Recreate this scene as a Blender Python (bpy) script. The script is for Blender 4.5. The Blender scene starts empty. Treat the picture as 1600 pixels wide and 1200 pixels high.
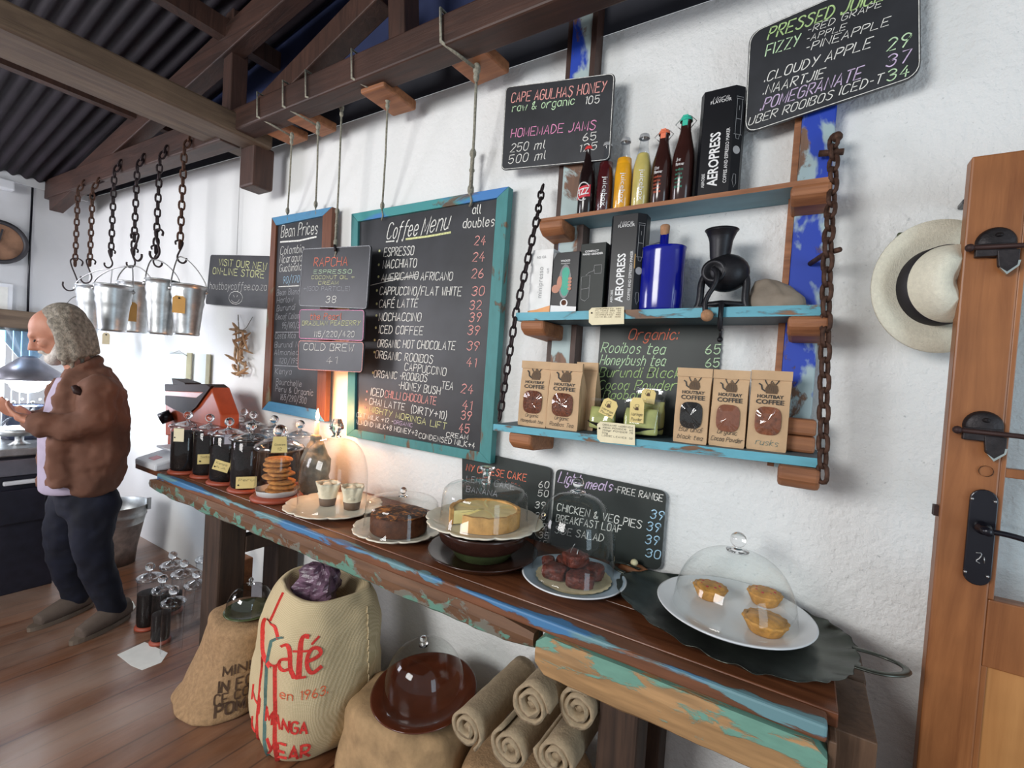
import bpy, math, random
from mathutils import Vector, Matrix, noise, Quaternion
from mathutils.bvhtree import BVHTree
random.seed(7)
PI = math.pi
col = bpy.context.scene.collection
scn = bpy.context.scene
V = Vector

# ------------------------------------------------------------------ camera
YAW, PITCH, ROLL, FPX = 0.55521, 0.027574, 0.065327, 735.78
CAM = V((0, -1.63, 1.5))
_fw = V((-math.sin(YAW)*math.cos(PITCH), math.cos(YAW)*math.cos(PITCH), -math.sin(PITCH)))
_r0 = V((math.cos(YAW), math.sin(YAW), 0)); _u0 = _r0.cross(_fw)
_r = math.cos(ROLL)*_r0 + math.sin(ROLL)*_u0
_u = -math.sin(ROLL)*_r0 + math.cos(ROLL)*_u0
cd = bpy.data.cameras.new('camera'); cam = bpy.data.objects.new('camera', cd); col.objects.link(cam)
cam.matrix_world = Matrix(((_r.x, _u.x, -_fw.x, CAM.x), (_r.y, _u.y, -_fw.y, CAM.y), (_r.z, _u.z, -_fw.z, CAM.z), (0, 0, 0, 1)))
cd.sensor_width = 36; cd.lens = FPX/1600*36; cd.clip_start = .02
scn.camera = cam

# ------------------------------------------------------------------ world, lights, exposure
scn.view_settings.view_transform = 'Standard'; scn.view_settings.look = 'None'
scn.view_settings.exposure = 0.45; scn.view_settings.gamma = 1.0
scn.view_settings.use_curve_mapping = False
w = bpy.data.worlds.new('world'); scn.world = w; w.use_nodes = True
w.node_tree.nodes['Background'].inputs[0].default_value = (.90, .95, 1, 1)
w.node_tree.nodes['Background'].inputs[1].default_value = .42

def area(name, loc, target, sx, sy, power, color):
    d = bpy.data.lights.new(name, 'AREA'); d.shape = 'RECTANGLE'; d.size = sx; d.size_y = sy
    d.energy = power; d.color = color
    o = bpy.data.objects.new(name, d); col.objects.link(o); o.location = loc
    o.rotation_euler = (V(target)-V(loc)).to_track_quat('-Z', 'Y').to_euler(); return o
area('window_light_back', (-1.9, -4.2, 2.3), (-1.0, 0, 1.5), 1.5, 1.1, 84, (1, .985, .96))
area('door_light_right', (2.9, -2.0, 1.3), (.2, 0, .9), 1.0, 1.9, 22, (.66, .86, 1))
area('window_light_left', (-5.2, -3.0, 1.9), (-3.9, 0, 1.3), 1.2, 1.0, 50, (.95, .93, 1))
def spot(name, loc, target, power, color, ang, blend=.8):
    d = bpy.data.lights.new(name, 'SPOT'); d.energy = power; d.color = color; d.spot_size = ang; d.spot_blend = blend; d.shadow_soft_size = .05
    o = bpy.data.objects.new(name, d); col.objects.link(o); o.location = loc; o.rotation_euler = (V(target)-V(loc)).to_track_quat('-Z', 'Y').to_euler(); return o
spot('added_wall_glow_spot', (-4.6, -1.1, 2.3), (-3.95, 0, 1.15), 75, (.86, .90, 1), 1.0)  # added spot for the bright patch behind the man, no visible lamp
def point(name, loc, power, color, r=.02):
    d = bpy.data.lights.new(name, 'POINT'); d.energy = power; d.color = color; d.shadow_soft_size = r
    o = bpy.data.objects.new(name, d); col.objects.link(o); o.location = loc; return o

# ------------------------------------------------------------------ pixel -> place helpers (1600 x 1200)
def ray(u, v): return _r*((u-800)/FPX) - _u*((v-600)/FPX) + _fw
def P(u, v, y=0.0):
    d = ray(u, v); return CAM + d*((y-CAM.y)/d.y)
def G(u, v, z=0.0):
    d = ray(u, v); return CAM + d*((z-CAM.z)/d.z)
def rad(u, v, p, wpx):      # radius of a round thing at p that measures wpx across in the photograph
    return (p-CAM).length*math.tan(ray(u-wpx/2, v).angle(ray(u+wpx/2, v))/2)
def PX(u, v, x):
    d = ray(u, v); return CAM + d*((x-CAM.x)/d.x)
CR = {'1': (0, 0), '2': (400, 0), '3': (770, 0), '4': (1170, 0), '5': (0, 290), '6': (400, 290), '7': (770, 290), '8': (1170, 290),
      'b1': (0, 580), 'b2': (400, 580), 'b3': (770, 580), 'b4': (1170, 580), 'c1': (0, 880), 'c2': (400, 880), 'c3': (770, 880), 'c4': (1170, 880)}
def cp(c, x, y): return CR[c][0]+x*.26875, CR[c][1]+y*.26875

# ------------------------------------------------------------------ materials
MATS = {}
def _new(name):
    m = bpy.data.materials.new(name); m.use_nodes = True; MATS[name] = m
    nt = m.node_tree; return m, nt, nt.nodes['Principled BSDF']
def _coord(nt, scale=(1, 1, 1)):
    tc = nt.nodes.new('ShaderNodeTexCoord'); mp = nt.nodes.new('ShaderNodeMapping')
    mp.inputs['Scale'].default_value = scale; nt.links.new(tc.outputs['Object'], mp.inputs[0]); return mp.outputs[0]
def _noise(nt, co, scale, detail=4, rough=.55, dist=0):
    n = nt.nodes.new('ShaderNodeTexNoise'); n.inputs['Scale'].default_value = scale
    n.inputs['Detail'].default_value = detail; n.inputs['Roughness'].default_value = rough; n.inputs['Distortion'].default_value = dist
    nt.links.new(co, n.inputs['Vector']); return n.outputs['Fac']
def _ramp(nt, fac, stops, const=False):
    r = nt.nodes.new('ShaderNodeValToRGB'); cr = r.color_ramp
    if const: cr.interpolation = 'CONSTANT'
    while len(cr.elements) < len(stops): cr.elements.new(.5)
    for e, (p, c) in zip(cr.elements, stops):
        e.position = p; e.color = (c[0], c[1], c[2], 1) if hasattr(c, '__len__') else (c, c, c, 1)
    nt.links.new(fac, r.inputs[0]); return r.outputs[0]
def _mix(nt, fac, a, b):
    m = nt.nodes.new('ShaderNodeMix'); m.data_type = 'RGBA'
    if hasattr(fac, 'links'): nt.links.new(fac, m.inputs[0])
    else: m.inputs[0].default_value = fac
    for s, k in ((a, 6), (b, 7)):
        if hasattr(s, 'links'): nt.links.new(s, m.inputs[k])
        else: m.inputs[k].default_value = (*s, 1)
    return m.outputs[2]
def _bump(nt, b, h, strength, dist=.01):
    n = nt.nodes.new('ShaderNodeBump'); n.inputs['Strength'].default_value = strength; n.inputs['Distance'].default_value = dist
    nt.links.new(h, n.inputs['Height']); nt.links.new(n.outputs[0], b.inputs['Normal'])
def flat(name, c, rough=.6, metal=0, var=.12, scale=18, bump=0, spec=.5, sss=0):
    m, nt, b = _new(name); co = _coord(nt); n = _noise(nt, co, scale)
    d = tuple(x*(1-var) for x in c); l = tuple(min(1, x*(1+var)) for x in c)
    nt.links.new(_ramp(nt, n, [(.3, d), (.7, l)]), b.inputs['Base Color'])
    b.inputs['Roughness'].default_value = rough; b.inputs['Metallic'].default_value = metal
    b.inputs['Specular IOR Level'].default_value = spec
    if sss: b.inputs['Subsurface Weight'].default_value = sss; b.inputs['Subsurface Radius'].default_value = (.02, .008, .004)
    if bump: _bump(nt, b, _noise(nt, co, scale*2.5), bump, .004)
    return m
def wood(name, dark, light, axis=0, rough=.55, scale=1.0, bump=.4):
    m, nt, b = _new(name); s = [14, 14, 14]; s[axis] = 1.1; s = [q*scale for q in s]
    co = _coord(nt, s); n = _noise(nt, co, 2.2, 8, .65, .6)
    c2 = _coord(nt); n2 = _noise(nt, c2, 3, 3)
    base = _ramp(nt, n, [(.3, dark), (.7, light)])
    base = _mix(nt, _ramp(nt, n2, [(.4, 0), (.75, .55)]), base, tuple(x*.45 for x in dark))
    nt.links.new(base, b.inputs['Base Color']); b.inputs['Roughness'].default_value = rough
    _bump(nt, b, n, bump, .006); return m
def peel(name, paint, woodc, amount=.5, scale=9, axis=0, paint2=None, rough=.55, stretch=.35, zc=None, yc=None):
    m, nt, b = _new(name); s = [1, 1, 1]; s[axis] = stretch
    co = _coord(nt, s); n = _noise(nt, co, scale, 8, .62, .5)
    sw = [22, 22, 22]; sw[axis] = 2
    wn = _noise(nt, _coord(nt, sw), 2, 5)
    wd = _ramp(nt, wn, [(.3, tuple(x*.5 for x in woodc)), (.7, woodc)])
    pc = paint
    if paint2:
        pc = _mix(nt, _ramp(nt, _noise(nt, co, scale*.55, 5, .5, .3), [(.49, 0), (.53, 1)]), paint, paint2)
    else:
        pc = _mix(nt, _noise(nt, co, scale*3), tuple(x*.75 for x in paint), tuple(min(1, x*1.2) for x in paint))
    for lim, ch in ((zc, 2), (yc, 1)):            # paint survives best along one edge of the board
        if lim:
            sp = nt.nodes.new('ShaderNodeSeparateXYZ'); nt.links.new(_coord(nt), sp.inputs[0])
            ma = nt.nodes.new('ShaderNodeMath'); ma.operation = 'MULTIPLY_ADD'; ma.inputs[1].default_value = lim[1]; ma.inputs[2].default_value = -lim[0]*lim[1]; nt.links.new(sp.outputs[ch], ma.inputs[0])
            cl = nt.nodes.new('ShaderNodeClamp'); cl.inputs[1].default_value = -.3; cl.inputs[2].default_value = .25; nt.links.new(ma.outputs[0], cl.inputs[0])
            ad = nt.nodes.new('ShaderNodeMath'); ad.operation = 'ADD'; nt.links.new(n, ad.inputs[0]); nt.links.new(cl.outputs[0], ad.inputs[1]); n = ad.outputs[0]
    f = _ramp(nt, n, [(amount-.02, 0), (amount+.03, 1)])
    nt.links.new(_mix(nt, f, wd, pc), b.inputs['Base Color']); b.inputs['Roughness'].default_value = rough
    _bump(nt, b, _mix(nt, f, (0, 0, 0), (1, 1, 1)), .5, .003); return m
def glass(name, tint=(.97, .985, .98), gl=1.0, extra=.02):
    m = bpy.data.materials.new(name); m.use_nodes = True; MATS[name] = m; nt = m.node_tree
    for n in list(nt.nodes): nt.nodes.remove(n)
    o = nt.nodes.new('ShaderNodeOutputMaterial'); t = nt.nodes.new('ShaderNodeBsdfTransparent'); t.inputs[0].default_value = (*tint, 1)
    g = nt.nodes.new('ShaderNodeBsdfGlossy'); g.inputs['Roughness'].default_value = .03
    f = nt.nodes.new('ShaderNodeLayerWeight'); f.inputs[0].default_value = .5
    pw = nt.nodes.new('ShaderNodeMath'); pw.operation = 'POWER'; pw.inputs[1].default_value = 5.0; nt.links.new(f.outputs['Facing'], pw.inputs[0])
    a = nt.nodes.new('ShaderNodeMath'); a.operation = 'MULTIPLY_ADD'; a.inputs[1].default_value = gl*.8; a.inputs[2].default_value = .035+extra; a.use_clamp = True
    nt.links.new(pw.outputs[0], a.inputs[0]); mx = nt.nodes.new('ShaderNodeMixShader')
    nt.links.new(a.outputs[0], mx.inputs[0]); nt.links.new(t.outputs[0], mx.inputs[1]); nt.links.new(g.outputs[0], mx.inputs[2])
    nt.links.new(mx.outputs[0], o.inputs[0]); return m
def solidglass(name, c=(1, 1, 1)):
    m, nt, b = _new(name); b.inputs['Base Color'].default_value = (*c, 1); b.inputs['Transmission Weight'].default_value = 1
    b.inputs['Roughness'].default_value = .01; b.inputs['IOR'].default_value = 1.45; return m
def emit(name, c, s):
    m, nt, b = _new(name); b.inputs['Emission Color'].default_value = (*c, 1); b.inputs['Emission Strength'].default_value = s
    b.inputs['Base Color'].default_value = (*c, 1); return m

def plaster():
    m, nt, b = _new('wall plaster'); co = _coord(nt)
    n = _noise(nt, co, 1.3, 3); pits = _ramp(nt, _noise(nt, co, 62, 5, .65), [(.635, 0), (.70, 1)])
    base = _ramp(nt, n, [(.3, (.77, .785, .78)), (.7, (.84, .85, .845))])
    # pitted rough coat on the right-hand part of the wall, smoother coat to the left
    sep = nt.nodes.new('ShaderNodeSeparateXYZ'); nt.links.new(co, sep.inputs[0])
    mr = nt.nodes.new('ShaderNodeMapRange'); mr.inputs[1].default_value = -1.7; mr.inputs[2].default_value = -.5; nt.links.new(sep.outputs[0], mr.inputs[0])
    mu = nt.nodes.new('ShaderNodeMath'); mu.operation = 'MULTIPLY'; nt.links.new(pits, mu.inputs[0]); nt.links.new(mr.outputs[0], mu.inputs[1])
    mu2 = nt.nodes.new('ShaderNodeMath'); mu2.operation = 'MULTIPLY'; nt.links.new(mu.outputs[0], mu2.inputs[0]); mu2.inputs[1].default_value = .55
    nt.links.new(_mix(nt, mu2.outputs[0], base, (.34, .36, .37)), b.inputs['Base Color'])
    b.inputs['Roughness'].default_value = .85
    mh = nt.nodes.new('ShaderNodeMath'); mh.operation = 'MULTIPLY'; nt.links.new(_noise(nt, co, 38, 5, .6), mh.inputs[0])
    mr2 = nt.nodes.new('ShaderNodeMapRange'); mr2.inputs[1].default_value = -2.6; mr2.inputs[2].default_value = -.6; mr2.inputs[3].default_value = .12; nt.links.new(sep.outputs[0], mr2.inputs[0])
    nt.links.new(mr2.outputs[0], mh.inputs[1]); _bump(nt, b, mh.outputs[0], .75, .012); return m
plaster()
flat('left wall paint', (.60, .61, .63), .7, scale=2, var=.06)
flat('gable paint', (.018, .028, .085), .6, scale=3, var=.4)
flat('gable baked light', (.028, .030, .042), .7, scale=3, var=.2)  # greyer light beneath the tie beam, put into the gable colour
flat('roof sheet', (.017, .013, .018), .55, 0, var=.35, scale=3, spec=.2)
wood('beam wood', (.026, .012, .009), (.078, .034, .023), 0, .55)
wood('beam wood y', (.085, .054, .035), (.19, .13, .083), 1, .6)
wood('beam wood z', (.030, .013, .009), (.085, .038, .026), 2, .55)
wood('offcut wood', (.20, .072, .028), (.46, .19, .080), 0, .6)
wood('tabletop wood', (.070, .020, .008), (.27, .095, .040), 0, .34, .9, .3)
wood('leg wood', (.022, .012, .008), (.085, .045, .027), 2, .7)
wood('end wood', (.075, .038, .020), (.20, .11, .062), 2, .6)
wood('door wood', (.21, .070, .020), (.42, .165, .055), 2, .4, .7, .15)
wood('door panel', (.42, .18, .055), (.60, .29, .10), 2, .4, .7, .15)
wood('floor wood', (.125, .045, .018), (.27, .115, .055), 1, .30, .5, .25)
peel('blue post', (.008, .045, .40), (.20, .11, .07), .38, 13, 2, (.33, .44, .47), stretch=.6)
peel('left post paint', (.010, .050, .40), (.24, .12, .07), .41, 11, 2, (.40, .50, .50), stretch=.5)
peel('shelf turquoise', (.11, .38, .48), (.24, .12, .06), .43, 14, 0)
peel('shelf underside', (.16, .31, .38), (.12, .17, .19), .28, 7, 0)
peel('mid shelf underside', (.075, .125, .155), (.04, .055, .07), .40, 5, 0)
peel('frame teal', (.05, .23, .235), (.17, .10, .055), .37, 14, 2)
peel('frame teal top', (.05, .28, .29), (.16, .11, .07), .38, 9, 0, (.05, .20, .50))
peel('frame blue', (.07, .25, .44), (.16, .07, .035), .34, 12, 0)
peel('frame brown', (.17, .16, .10), (.19, .062, .025), .60, 9, 2)
peel('apron old', (.12, .26, .20), (.19, .095, .050), .50, 22, 0, (.17, .16, .13), stretch=.7, zc=(.762, -3))
peel('apron new', (.15, .32, .25), (.50, .29, .13), .50, 24, 0, stretch=.3, zc=(.775, 2.6))
peel('edge blue', (.06, .19, .38), (.22, .085, .040), .60, 15, 0, (.14, .27, .30), stretch=.25, zc=(.838, 9), yc=(-.243, -9))
flat('slate', (.026, .028, .033), .42, var=.35, scale=6)
flat('slate green', (.017, .024, .022), .5, var=.3, scale=6)
flat('chalk white', (.74, .74, .70), .9, var=.35, scale=90)
flat('chalk dim', (.36, .37, .40), .9, var=.4, scale=90)
flat('chalk yellow', (.66, .68, .33), .9, var=.35, scale=90)
flat('chalk pink', (.72, .33, .30), .9, var=.35, scale=90)
flat('chalk magenta', (.74, .28, .48), .9, var=.35, scale=90)
flat('chalk lilac', (.55, .44, .62), .9, var=.35, scale=90)
flat('chalk red', (.75, .20, .12), .9, var=.3, scale=90)
flat('chalk green', (.42, .60, .26), .9, var=.3, scale=90)
flat('chalk pale green', (.52, .72, .46), .9, var=.3, scale=90)
flat('chalk blue', (.40, .62, .82), .9, var=.3, scale=90)
flat('rope', (.26, .25, .20), .9, scale=120, var=.4)
flat('chain rust', (.085, .042, .028), .7, .55, var=.45, scale=60, bump=.4)
flat('chain dark', (.030, .020, .022), .55, .6, var=.4, scale=60)
flat('galvanised', (.50, .52, .53), .38, .9, var=.22, scale=22)
flat('wire', (.42, .42, .42), .35, .9)
flat('kraft tag', (.62, .36, .11), .8, var=.08)
flat('yellow tag', (.78, .62, .26), .8, var=.08)
flat('cream tag', (.80, .72, .50), .8, var=.06)
flat('kraft bag', (.56, .375, .215), .7, var=.10, scale=14, bump=.25)
flat('print black', (.02, .018, .016), .6)
flat('print brown', (.12, .07, .035), .7)
flat('print white', (.80, .80, .80), .5, var=.03)
flat('print grey', (.35, .35, .36), .5)
flat('print red', (.62, .03, .05), .5); flat('print orange', (.72, .13, .05), .5); flat('print green', (.03, .38, .26), .5)
flat('black card', (.006, .0065, .009), .35, var=.1, spec=.25); flat('black card side', (.020, .021, .025), .4, var=.1)
flat('white card', (.80, .80, .79), .45, var=.03); flat('orange card', (.78, .33, .10), .45)
flat('grey card', (.018, .023, .021), .45, spec=.25); flat('steel card', (.10, .11, .12), .35)
flat('enamel blue', (.006, .010, .25), .12, var=.06); flat('cork', (.36, .19, .10), .9, scale=60, var=.3)
flat('cast iron', (.018, .018, .022), .42, .5, var=.3, scale=25, bump=.2)
flat('stone', (.25, .205, .16), .7, var=.3, scale=9, bump=.6); flat('dark stone', (.06, .032, .028), .6, var=.3, scale=9, bump=.5)
flat('cola', (.012, .006, .006), .15); flat('berry juice', (.075, .010, .012), .15); flat('orange juice', (.90, .42, .02), .2); flat('apple juice', (.66, .53, .16), .2)
flat('tonic brown', (.035, .012, .010), .12); flat('cap red', (.65, .05, .05), .4); flat('cap silver', (.5, .51, .52), .35, .35); flat('cap orange', (.80, .20, .10), .4); flat('cap green', (.04, .48, .34), .4)
flat('coffee beans', (.010, .006, .005), .6, spec=.15, var=.5, scale=110, bump=.8)
flat('rooibos', (.17, .050, .022), .8, var=.6, scale=160, bump=.8); flat('cocoa', (.24, .085, .045), .8, var=.2, scale=40)
flat('black tea', (.014, .013, .012), .7, var=.5, scale=160, bump=.8); flat('rusks', (.24, .075, .030), .7, var=.5, scale=40, bump=.7)
flat('moringa', (.42, .45, .16), .8, var=.15, scale=30)
flat('terracotta', (.30, .055, .025), .5); flat('paper white', (.78, .78, .74), .8, var=.05)
flat('cookie', (.46, .19, .045), .85, var=.5, scale=50, bump=1)
flat('porcelain cream', (.78, .73, .60), .22, var=.03); flat('porcelain white', (.74, .76, .78), .15, var=.02); flat('porcelain blue', (.42, .53, .62), .2, var=.12, scale=6)
flat('choc cake', (.10, .034, .014), .6, spec=.2, var=.4, scale=30, bump=.7); 
def choc_top():
    m, nt, b = _new('choc top'); n = _noise(nt, _coord(nt), 34, 6, .7, .8)
    nt.links.new(_ramp(nt, n, [(.44, (.030, .009, .004)), (.52, (.12, .032, .007)), (.60, (.60, .22, .035))]), b.inputs['Base Color']); b.inputs['Roughness'].default_value = .5; b.inputs['Specular IOR Level'].default_value = .2; _bump(nt, b, n, .9, .006)
choc_top()

flat('cake crust', (.60, .33, .11), .8, var=.22, scale=28, bump=.8); flat('lemon curd', (.86, .67, .30), .45, var=.10, scale=9); flat('curd cut', (.88, .78, .38), .6)
flat('pottery brown', (.035, .014, .010), .18, var=.4, scale=12); flat('pottery green', (.065, .085, .035), .2, var=.3, scale=12)
flat('brownie', (.105, .020, .011), .5, var=.7, scale=55, bump=1); flat('doily', (.82, .72, .46), .8)
flat('pie crust', (.56, .27, .055), .55, var=.35, scale=30, bump=.9); flat('pie berry', (.45, .05, .05), .4)
flat('pewter', (.075, .082, .070), .30, .85, var=.5, scale=8, bump=.25); flat('egg shell', (.72, .66, .42), .5)
flat('icing', (.80, .72, .55), .7, var=.1, scale=30, bump=.6); flat('cup brown', (.16, .10, .065), .7)
flat('wax', (.78, .66, .46), .5, sss=.3); flat('wax crust', (.26, .25, .20), .7, var=.45, scale=22, bump=1)
emit('flame', (1, .62, .25), 22)
flat('burlap', (.35, .215, .11), .95, var=.2, scale=60, bump=.8); flat('burlap dark', (.27, .14, .06), .95, var=.25, scale=50, bump=.8)
flat('roll cloth', (.36, .275, .175), .95, var=.14, scale=60, bump=.5); flat('tan cloth', (.38, .245, .125), .95, var=.2, scale=20, bump=.6)
def cafe_cloth():
    m, nt, b = _new('cafe cloth'); co = _coord(nt); wv = []
    for d in ('X', 'Z'):
        t = nt.nodes.new('ShaderNodeTexWave'); t.bands_direction = d; t.inputs['Scale'].default_value = 62; t.inputs['Distortion'].default_value = 1.5; t.inputs['Detail'].default_value = 2
        nt.links.new(co, t.inputs['Vector']); wv.append(t.outputs['Fac'])
    h = _mix(nt, .5, wv[0], wv[1]); n = _noise(nt, co, 5)
    c = _mix(nt, h, (.46, .36, .20), (.70, .58, .37)); c = _mix(nt, _ramp(nt, n, [(.4, 0), (.8, .35)]), c, (.40, .30, .16))
    nt.links.new(c, b.inputs['Base Color']); b.inputs['Roughness'].default_value = .95; _bump(nt, b, h, .4, .002); return m
cafe_cloth()
flat('sack red', (.68, .045, .035), .9, var=.2, scale=120); flat('sack teal', (.12, .22, .20), .9, var=.2, scale=90); flat('sack ink', (.075, .040, .022), .9, scale=90, var=.3)
flat('amethyst', (.13, .075, .11), .3, var=.7, scale=18, bump=1); flat('plate brown', (.085, .022, .010), .15, var=.15)
flat('orange enamel', (.40, .065, .020), .4); flat('dark enamel', (.026, .010, .008), .6, spec=.2)
flat('plastic white', (.74, .76, .80), .4, var=.03); flat('display red', (.45, .02, .05), .3)
flat('straw', (.76, .73, .60), .85, var=.07, scale=120, bump=.5); flat('hat band', (.010, .008, .012), .6)
flat('black metal', (.012, .012, .018), .25, .3); flat('old iron', (.030, .026, .028), .5, .6, var=.4, scale=30, bump=.4); flat('rod iron', (.045, .022, .020), .6, .4); flat('polished steel', (.55, .62, .60), .25, 1)
flat('skin', (.52, .235, .155), .55, sss=.08, var=.1); flat('grey hair', (.25, .22, .18), .8, var=.55, scale=60, bump=1); flat('white beard', (.58, .54, .50), .9, var=.2, scale=60, bump=1)
flat('jacket', (.155, .070, .045), .9, var=.18, scale=9, bump=.4); flat('tee', (.42, .36, .47), .9, var=.08); flat('jeans', (.0035, .005, .016), .85, var=.4, scale=12); flat('shoe suede', (.13, .095, .075), .85); flat('shoe sole', (.16, .12, .09), .8)
flat('gold', (.75, .5, .12), .3, 1)
flat('bar dark', (.012, .012, .022), .4, var=.3); flat('bar steel', (.22, .22, .26), .35, .6); flat('dark glass', (.02, .024, .04), .15)
flat('dried leaf', (.42, .26, .14), .7, var=.4, scale=30); flat('tan strip', (.38, .32, .17), .6); flat('frosted plastic', (.50, .52, .54), .3)
flat('clock face', (.26, .14, .085), .8, var=.4, scale=8); flat('clock rim', (.03, .028, .034), .5)
emit('lamp glow', (.90, .95, 1), 14); emit('window sky', (.80, .90, 1), 3.5)
flat('bucket rust', (.20, .15, .13), .6, .3, var=.4)
glass('thin glass', extra=0); glass('jar glass', (.92, .94, .96), 1.2, .0); glass('lid glass', (.82, .85, .88), 1.4, .16); glass('pane glass', (.93, .96, .97), .8, .01); glass('bag film', (.97, .97, .97), 1.0, .02); glass('smoke glass', (.72, .70, .72), 1.2, .04); glass('blue glass', (.55, .72, .85), 1.2, .06)
solidglass('knob glass')

# ------------------------------------------------------------------ mesh builder
ORG = {}
class MB:
    def __init__(s, mat=None): s.v = []; s.f = []; s.m = []; s.s = []; s.mats = []; s.cur = 0; s.use(mat) if mat else None
    def use(s, mat):
        if mat not in s.mats: s.mats.append(mat)
        s.cur = s.mats.index(mat); return s
    def add(s, vs, fs, smooth=False):
        o = len(s.v); s.v += [V(x) for x in vs]
        for f in fs: s.f.append([i+o for i in f]); s.m.append(s.cur); s.s.append(smooth)
        return s
    def box(s, a, b, q=None, c=None):
        vs = [V((x, y, z)) for x in (a[0], b[0]) for y in (a[1], b[1]) for z in (a[2], b[2])]
        if q:
            c = V(c) if c else (V(a)+V(b))/2; vs = [c+q@(p-c) for p in vs]
        return s.add(vs, [(0, 1, 3, 2), (4, 6, 7, 5), (0, 4, 5, 1), (2, 3, 7, 6), (0, 2, 6, 4), (1, 5, 7, 3)])
    def beam(s, p, q, w, h, up=(0, 0, 1)):          # rectangular bar between two points
        p, q = V(p), V(q); d = (q-p).normalized(); x = d.cross(V(up)).normalized(); z = x.cross(d)
        vs = [e+x*(w/2*i)+z*(h/2*j) for e in (p, q) for i, j in ((-1, -1), (1, -1), (1, 1), (-1, 1))]
        return s.add(vs, [(0, 1, 2, 3), (7, 6, 5, 4), (0, 4, 5, 1), (1, 5, 6, 2), (2, 6, 7, 3), (3, 7, 4, 0)])
    def lathe(s, prof, c=(0, 0, 0), n=40, mod=None, q=None, smooth=True, sx=1, sy=1):
        c = V(c); vs = []; fs = []; k = len(prof)
        for (r, z) in prof:
            for i in range(n):
                a = 2*PI*i/n; rr = r*(mod(a, r, z) if mod else 1); p = V((rr*math.cos(a)*sx, rr*math.sin(a)*sy, z))
                vs.append(c+(q@p if q else p))
        for j in range(k-1):
            for i in range(n): fs.append((j*n+i, j*n+(i+1) % n, (j+1)*n+(i+1) % n, (j+1)*n+i))
        if prof[0][0] > 1e-5: fs.append(tuple(range(n-1, -1, -1)))if prof[0][0] < .0 else None
        return s.add(vs, fs, smooth)
    def tube(s, pts, r, n=8, closed=False, caps=True, flatn=None):
        pts = [V(p) for p in pts]; k = len(pts); rs = r if hasattr(r, '__len__') else [r]*k; vs = []; fs = []; up = None
        for i, p in enumerate(pts):
            a = pts[i-1] if (i > 0 or closed) else p; b = pts[(i+1) % k] if (i < k-1 or closed) else p
            d = (b-a).normalized()
            if up is None: up = V((0, 0, 1)) if abs(d.z) < .9 else V((1, 0, 0))
            x = d.cross(up).normalized(); up = x.cross(d).normalized()
            for j in range(n):
                t = 2*PI*j/n; vs.append(p+(x*math.cos(t)+up*math.sin(t)*(flatn or 1))*rs[i])
        for i in range(k if closed else k-1):
            for j in range(n):
                A = i*n; B = ((i+1) % k)*n; fs.append((A+j, A+(j+1) % n, B+(j+1) % n, B+j))
        if caps and not closed: fs += [tuple(range(n-1, -1, -1)), tuple((k-1)*n+j for j in range(n))]
        return s.add(vs, fs, True)
    def sphere(s, c, r, sx=1, sy=1, sz=1, n=16, q=None):
        pr = [(r*math.sin(PI*i/(n//2)), -r*sz*math.cos(PI*i/(n//2))) for i in range(n//2+1)]
        return s.lathe(pr, c, n, q=q, sx=sx, sy=sy)
    def prism(s, poly, d):                            # polygon (3-D points) extruded by vector d
        k = len(poly); poly = [V(p) for p in poly]; d = V(d); vs = poly+[p+d for p in poly]
        fs = [tuple(range(k)), tuple(range(2*k-1, k-1, -1))]+[(i, i+k, (i+1) % k+k, (i+1) % k) for i in range(k)]
        return s.add(vs, fs)
    def rings(s, rings, closed_ends=True, smooth=True):
        n = len(rings[0]); vs = [p for r in rings for p in r]; fs = []
        for j in range(len(rings)-1):
            for i in range(n): fs.append((j*n+i, j*n+(i+1) % n, (j+1)*n+(i+1) % n, (j+1)*n+i))
        if closed_ends: fs += [tuple(range(n-1, -1, -1)), tuple((len(rings)-1)*n+i for i in range(n))]
        return s.add(vs, fs, smooth)
    def build(s, name, parent=None, bevel=0, remesh=0, smoothit=0, auto=False):
        me = bpy.data.meshes.new(name); org = ORG.get(parent.name, V((0, 0, 0))) if parent else getattr(s, 'org', V((0, 0, 0)))
        me.from_pydata([tuple(p-org) for p in s.v], [], s.f)
        for m in s.mats: me.materials.append(MATS[m])
        me.polygons.foreach_set('material_index', s.m); me.polygons.foreach_set('use_smooth', s.s); me.update()
        o = bpy.data.objects.new(name, me); col.objects.link(o); ORG[o.name] = org
        if parent: o.parent = parent
        else: o.location = org
        if bevel:
            b = o.modifiers.new('bevel', 'BEVEL'); b.width = bevel; b.segments = 2; b.limit_method = 'ANGLE'
        if remesh:
            r = o.modifiers.new('remesh', 'REMESH'); r.mode = 'VOXEL'; r.voxel_size = remesh; r.use_smooth_shade = True
            if smoothit:
                q = o.modifiers.new('smooth', 'SMOOTH'); q.iterations = smoothit; q.factor = .6
        return o
def tagit(o, label, cat, group=None):
    o['label'] = label; o['category'] = cat
    if group: o['group'] = group
    return o
def thing(name, label, cat, loc=(0, 0, 0), group=None):
    o = bpy.data.objects.new(name, None); col.objects.link(o); o.location = loc; o.empty_display_size = .05
    ORG[o.name] = V(loc); return tagit(o, label, cat, group)
def solo(mb, name, label, cat, loc=None, group=None, **k):
    mb.org = V(loc) if loc is not None else sum(mb.v, V((0, 0, 0)))/max(1, len(mb.v))
    return tagit(mb.build(name, **k), label, cat, group)
def struct(mb, name, parent=None, **k):
    o = mb.build(name, parent, **k)
    if not parent: o['kind'] = 'structure'
    return o
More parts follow.
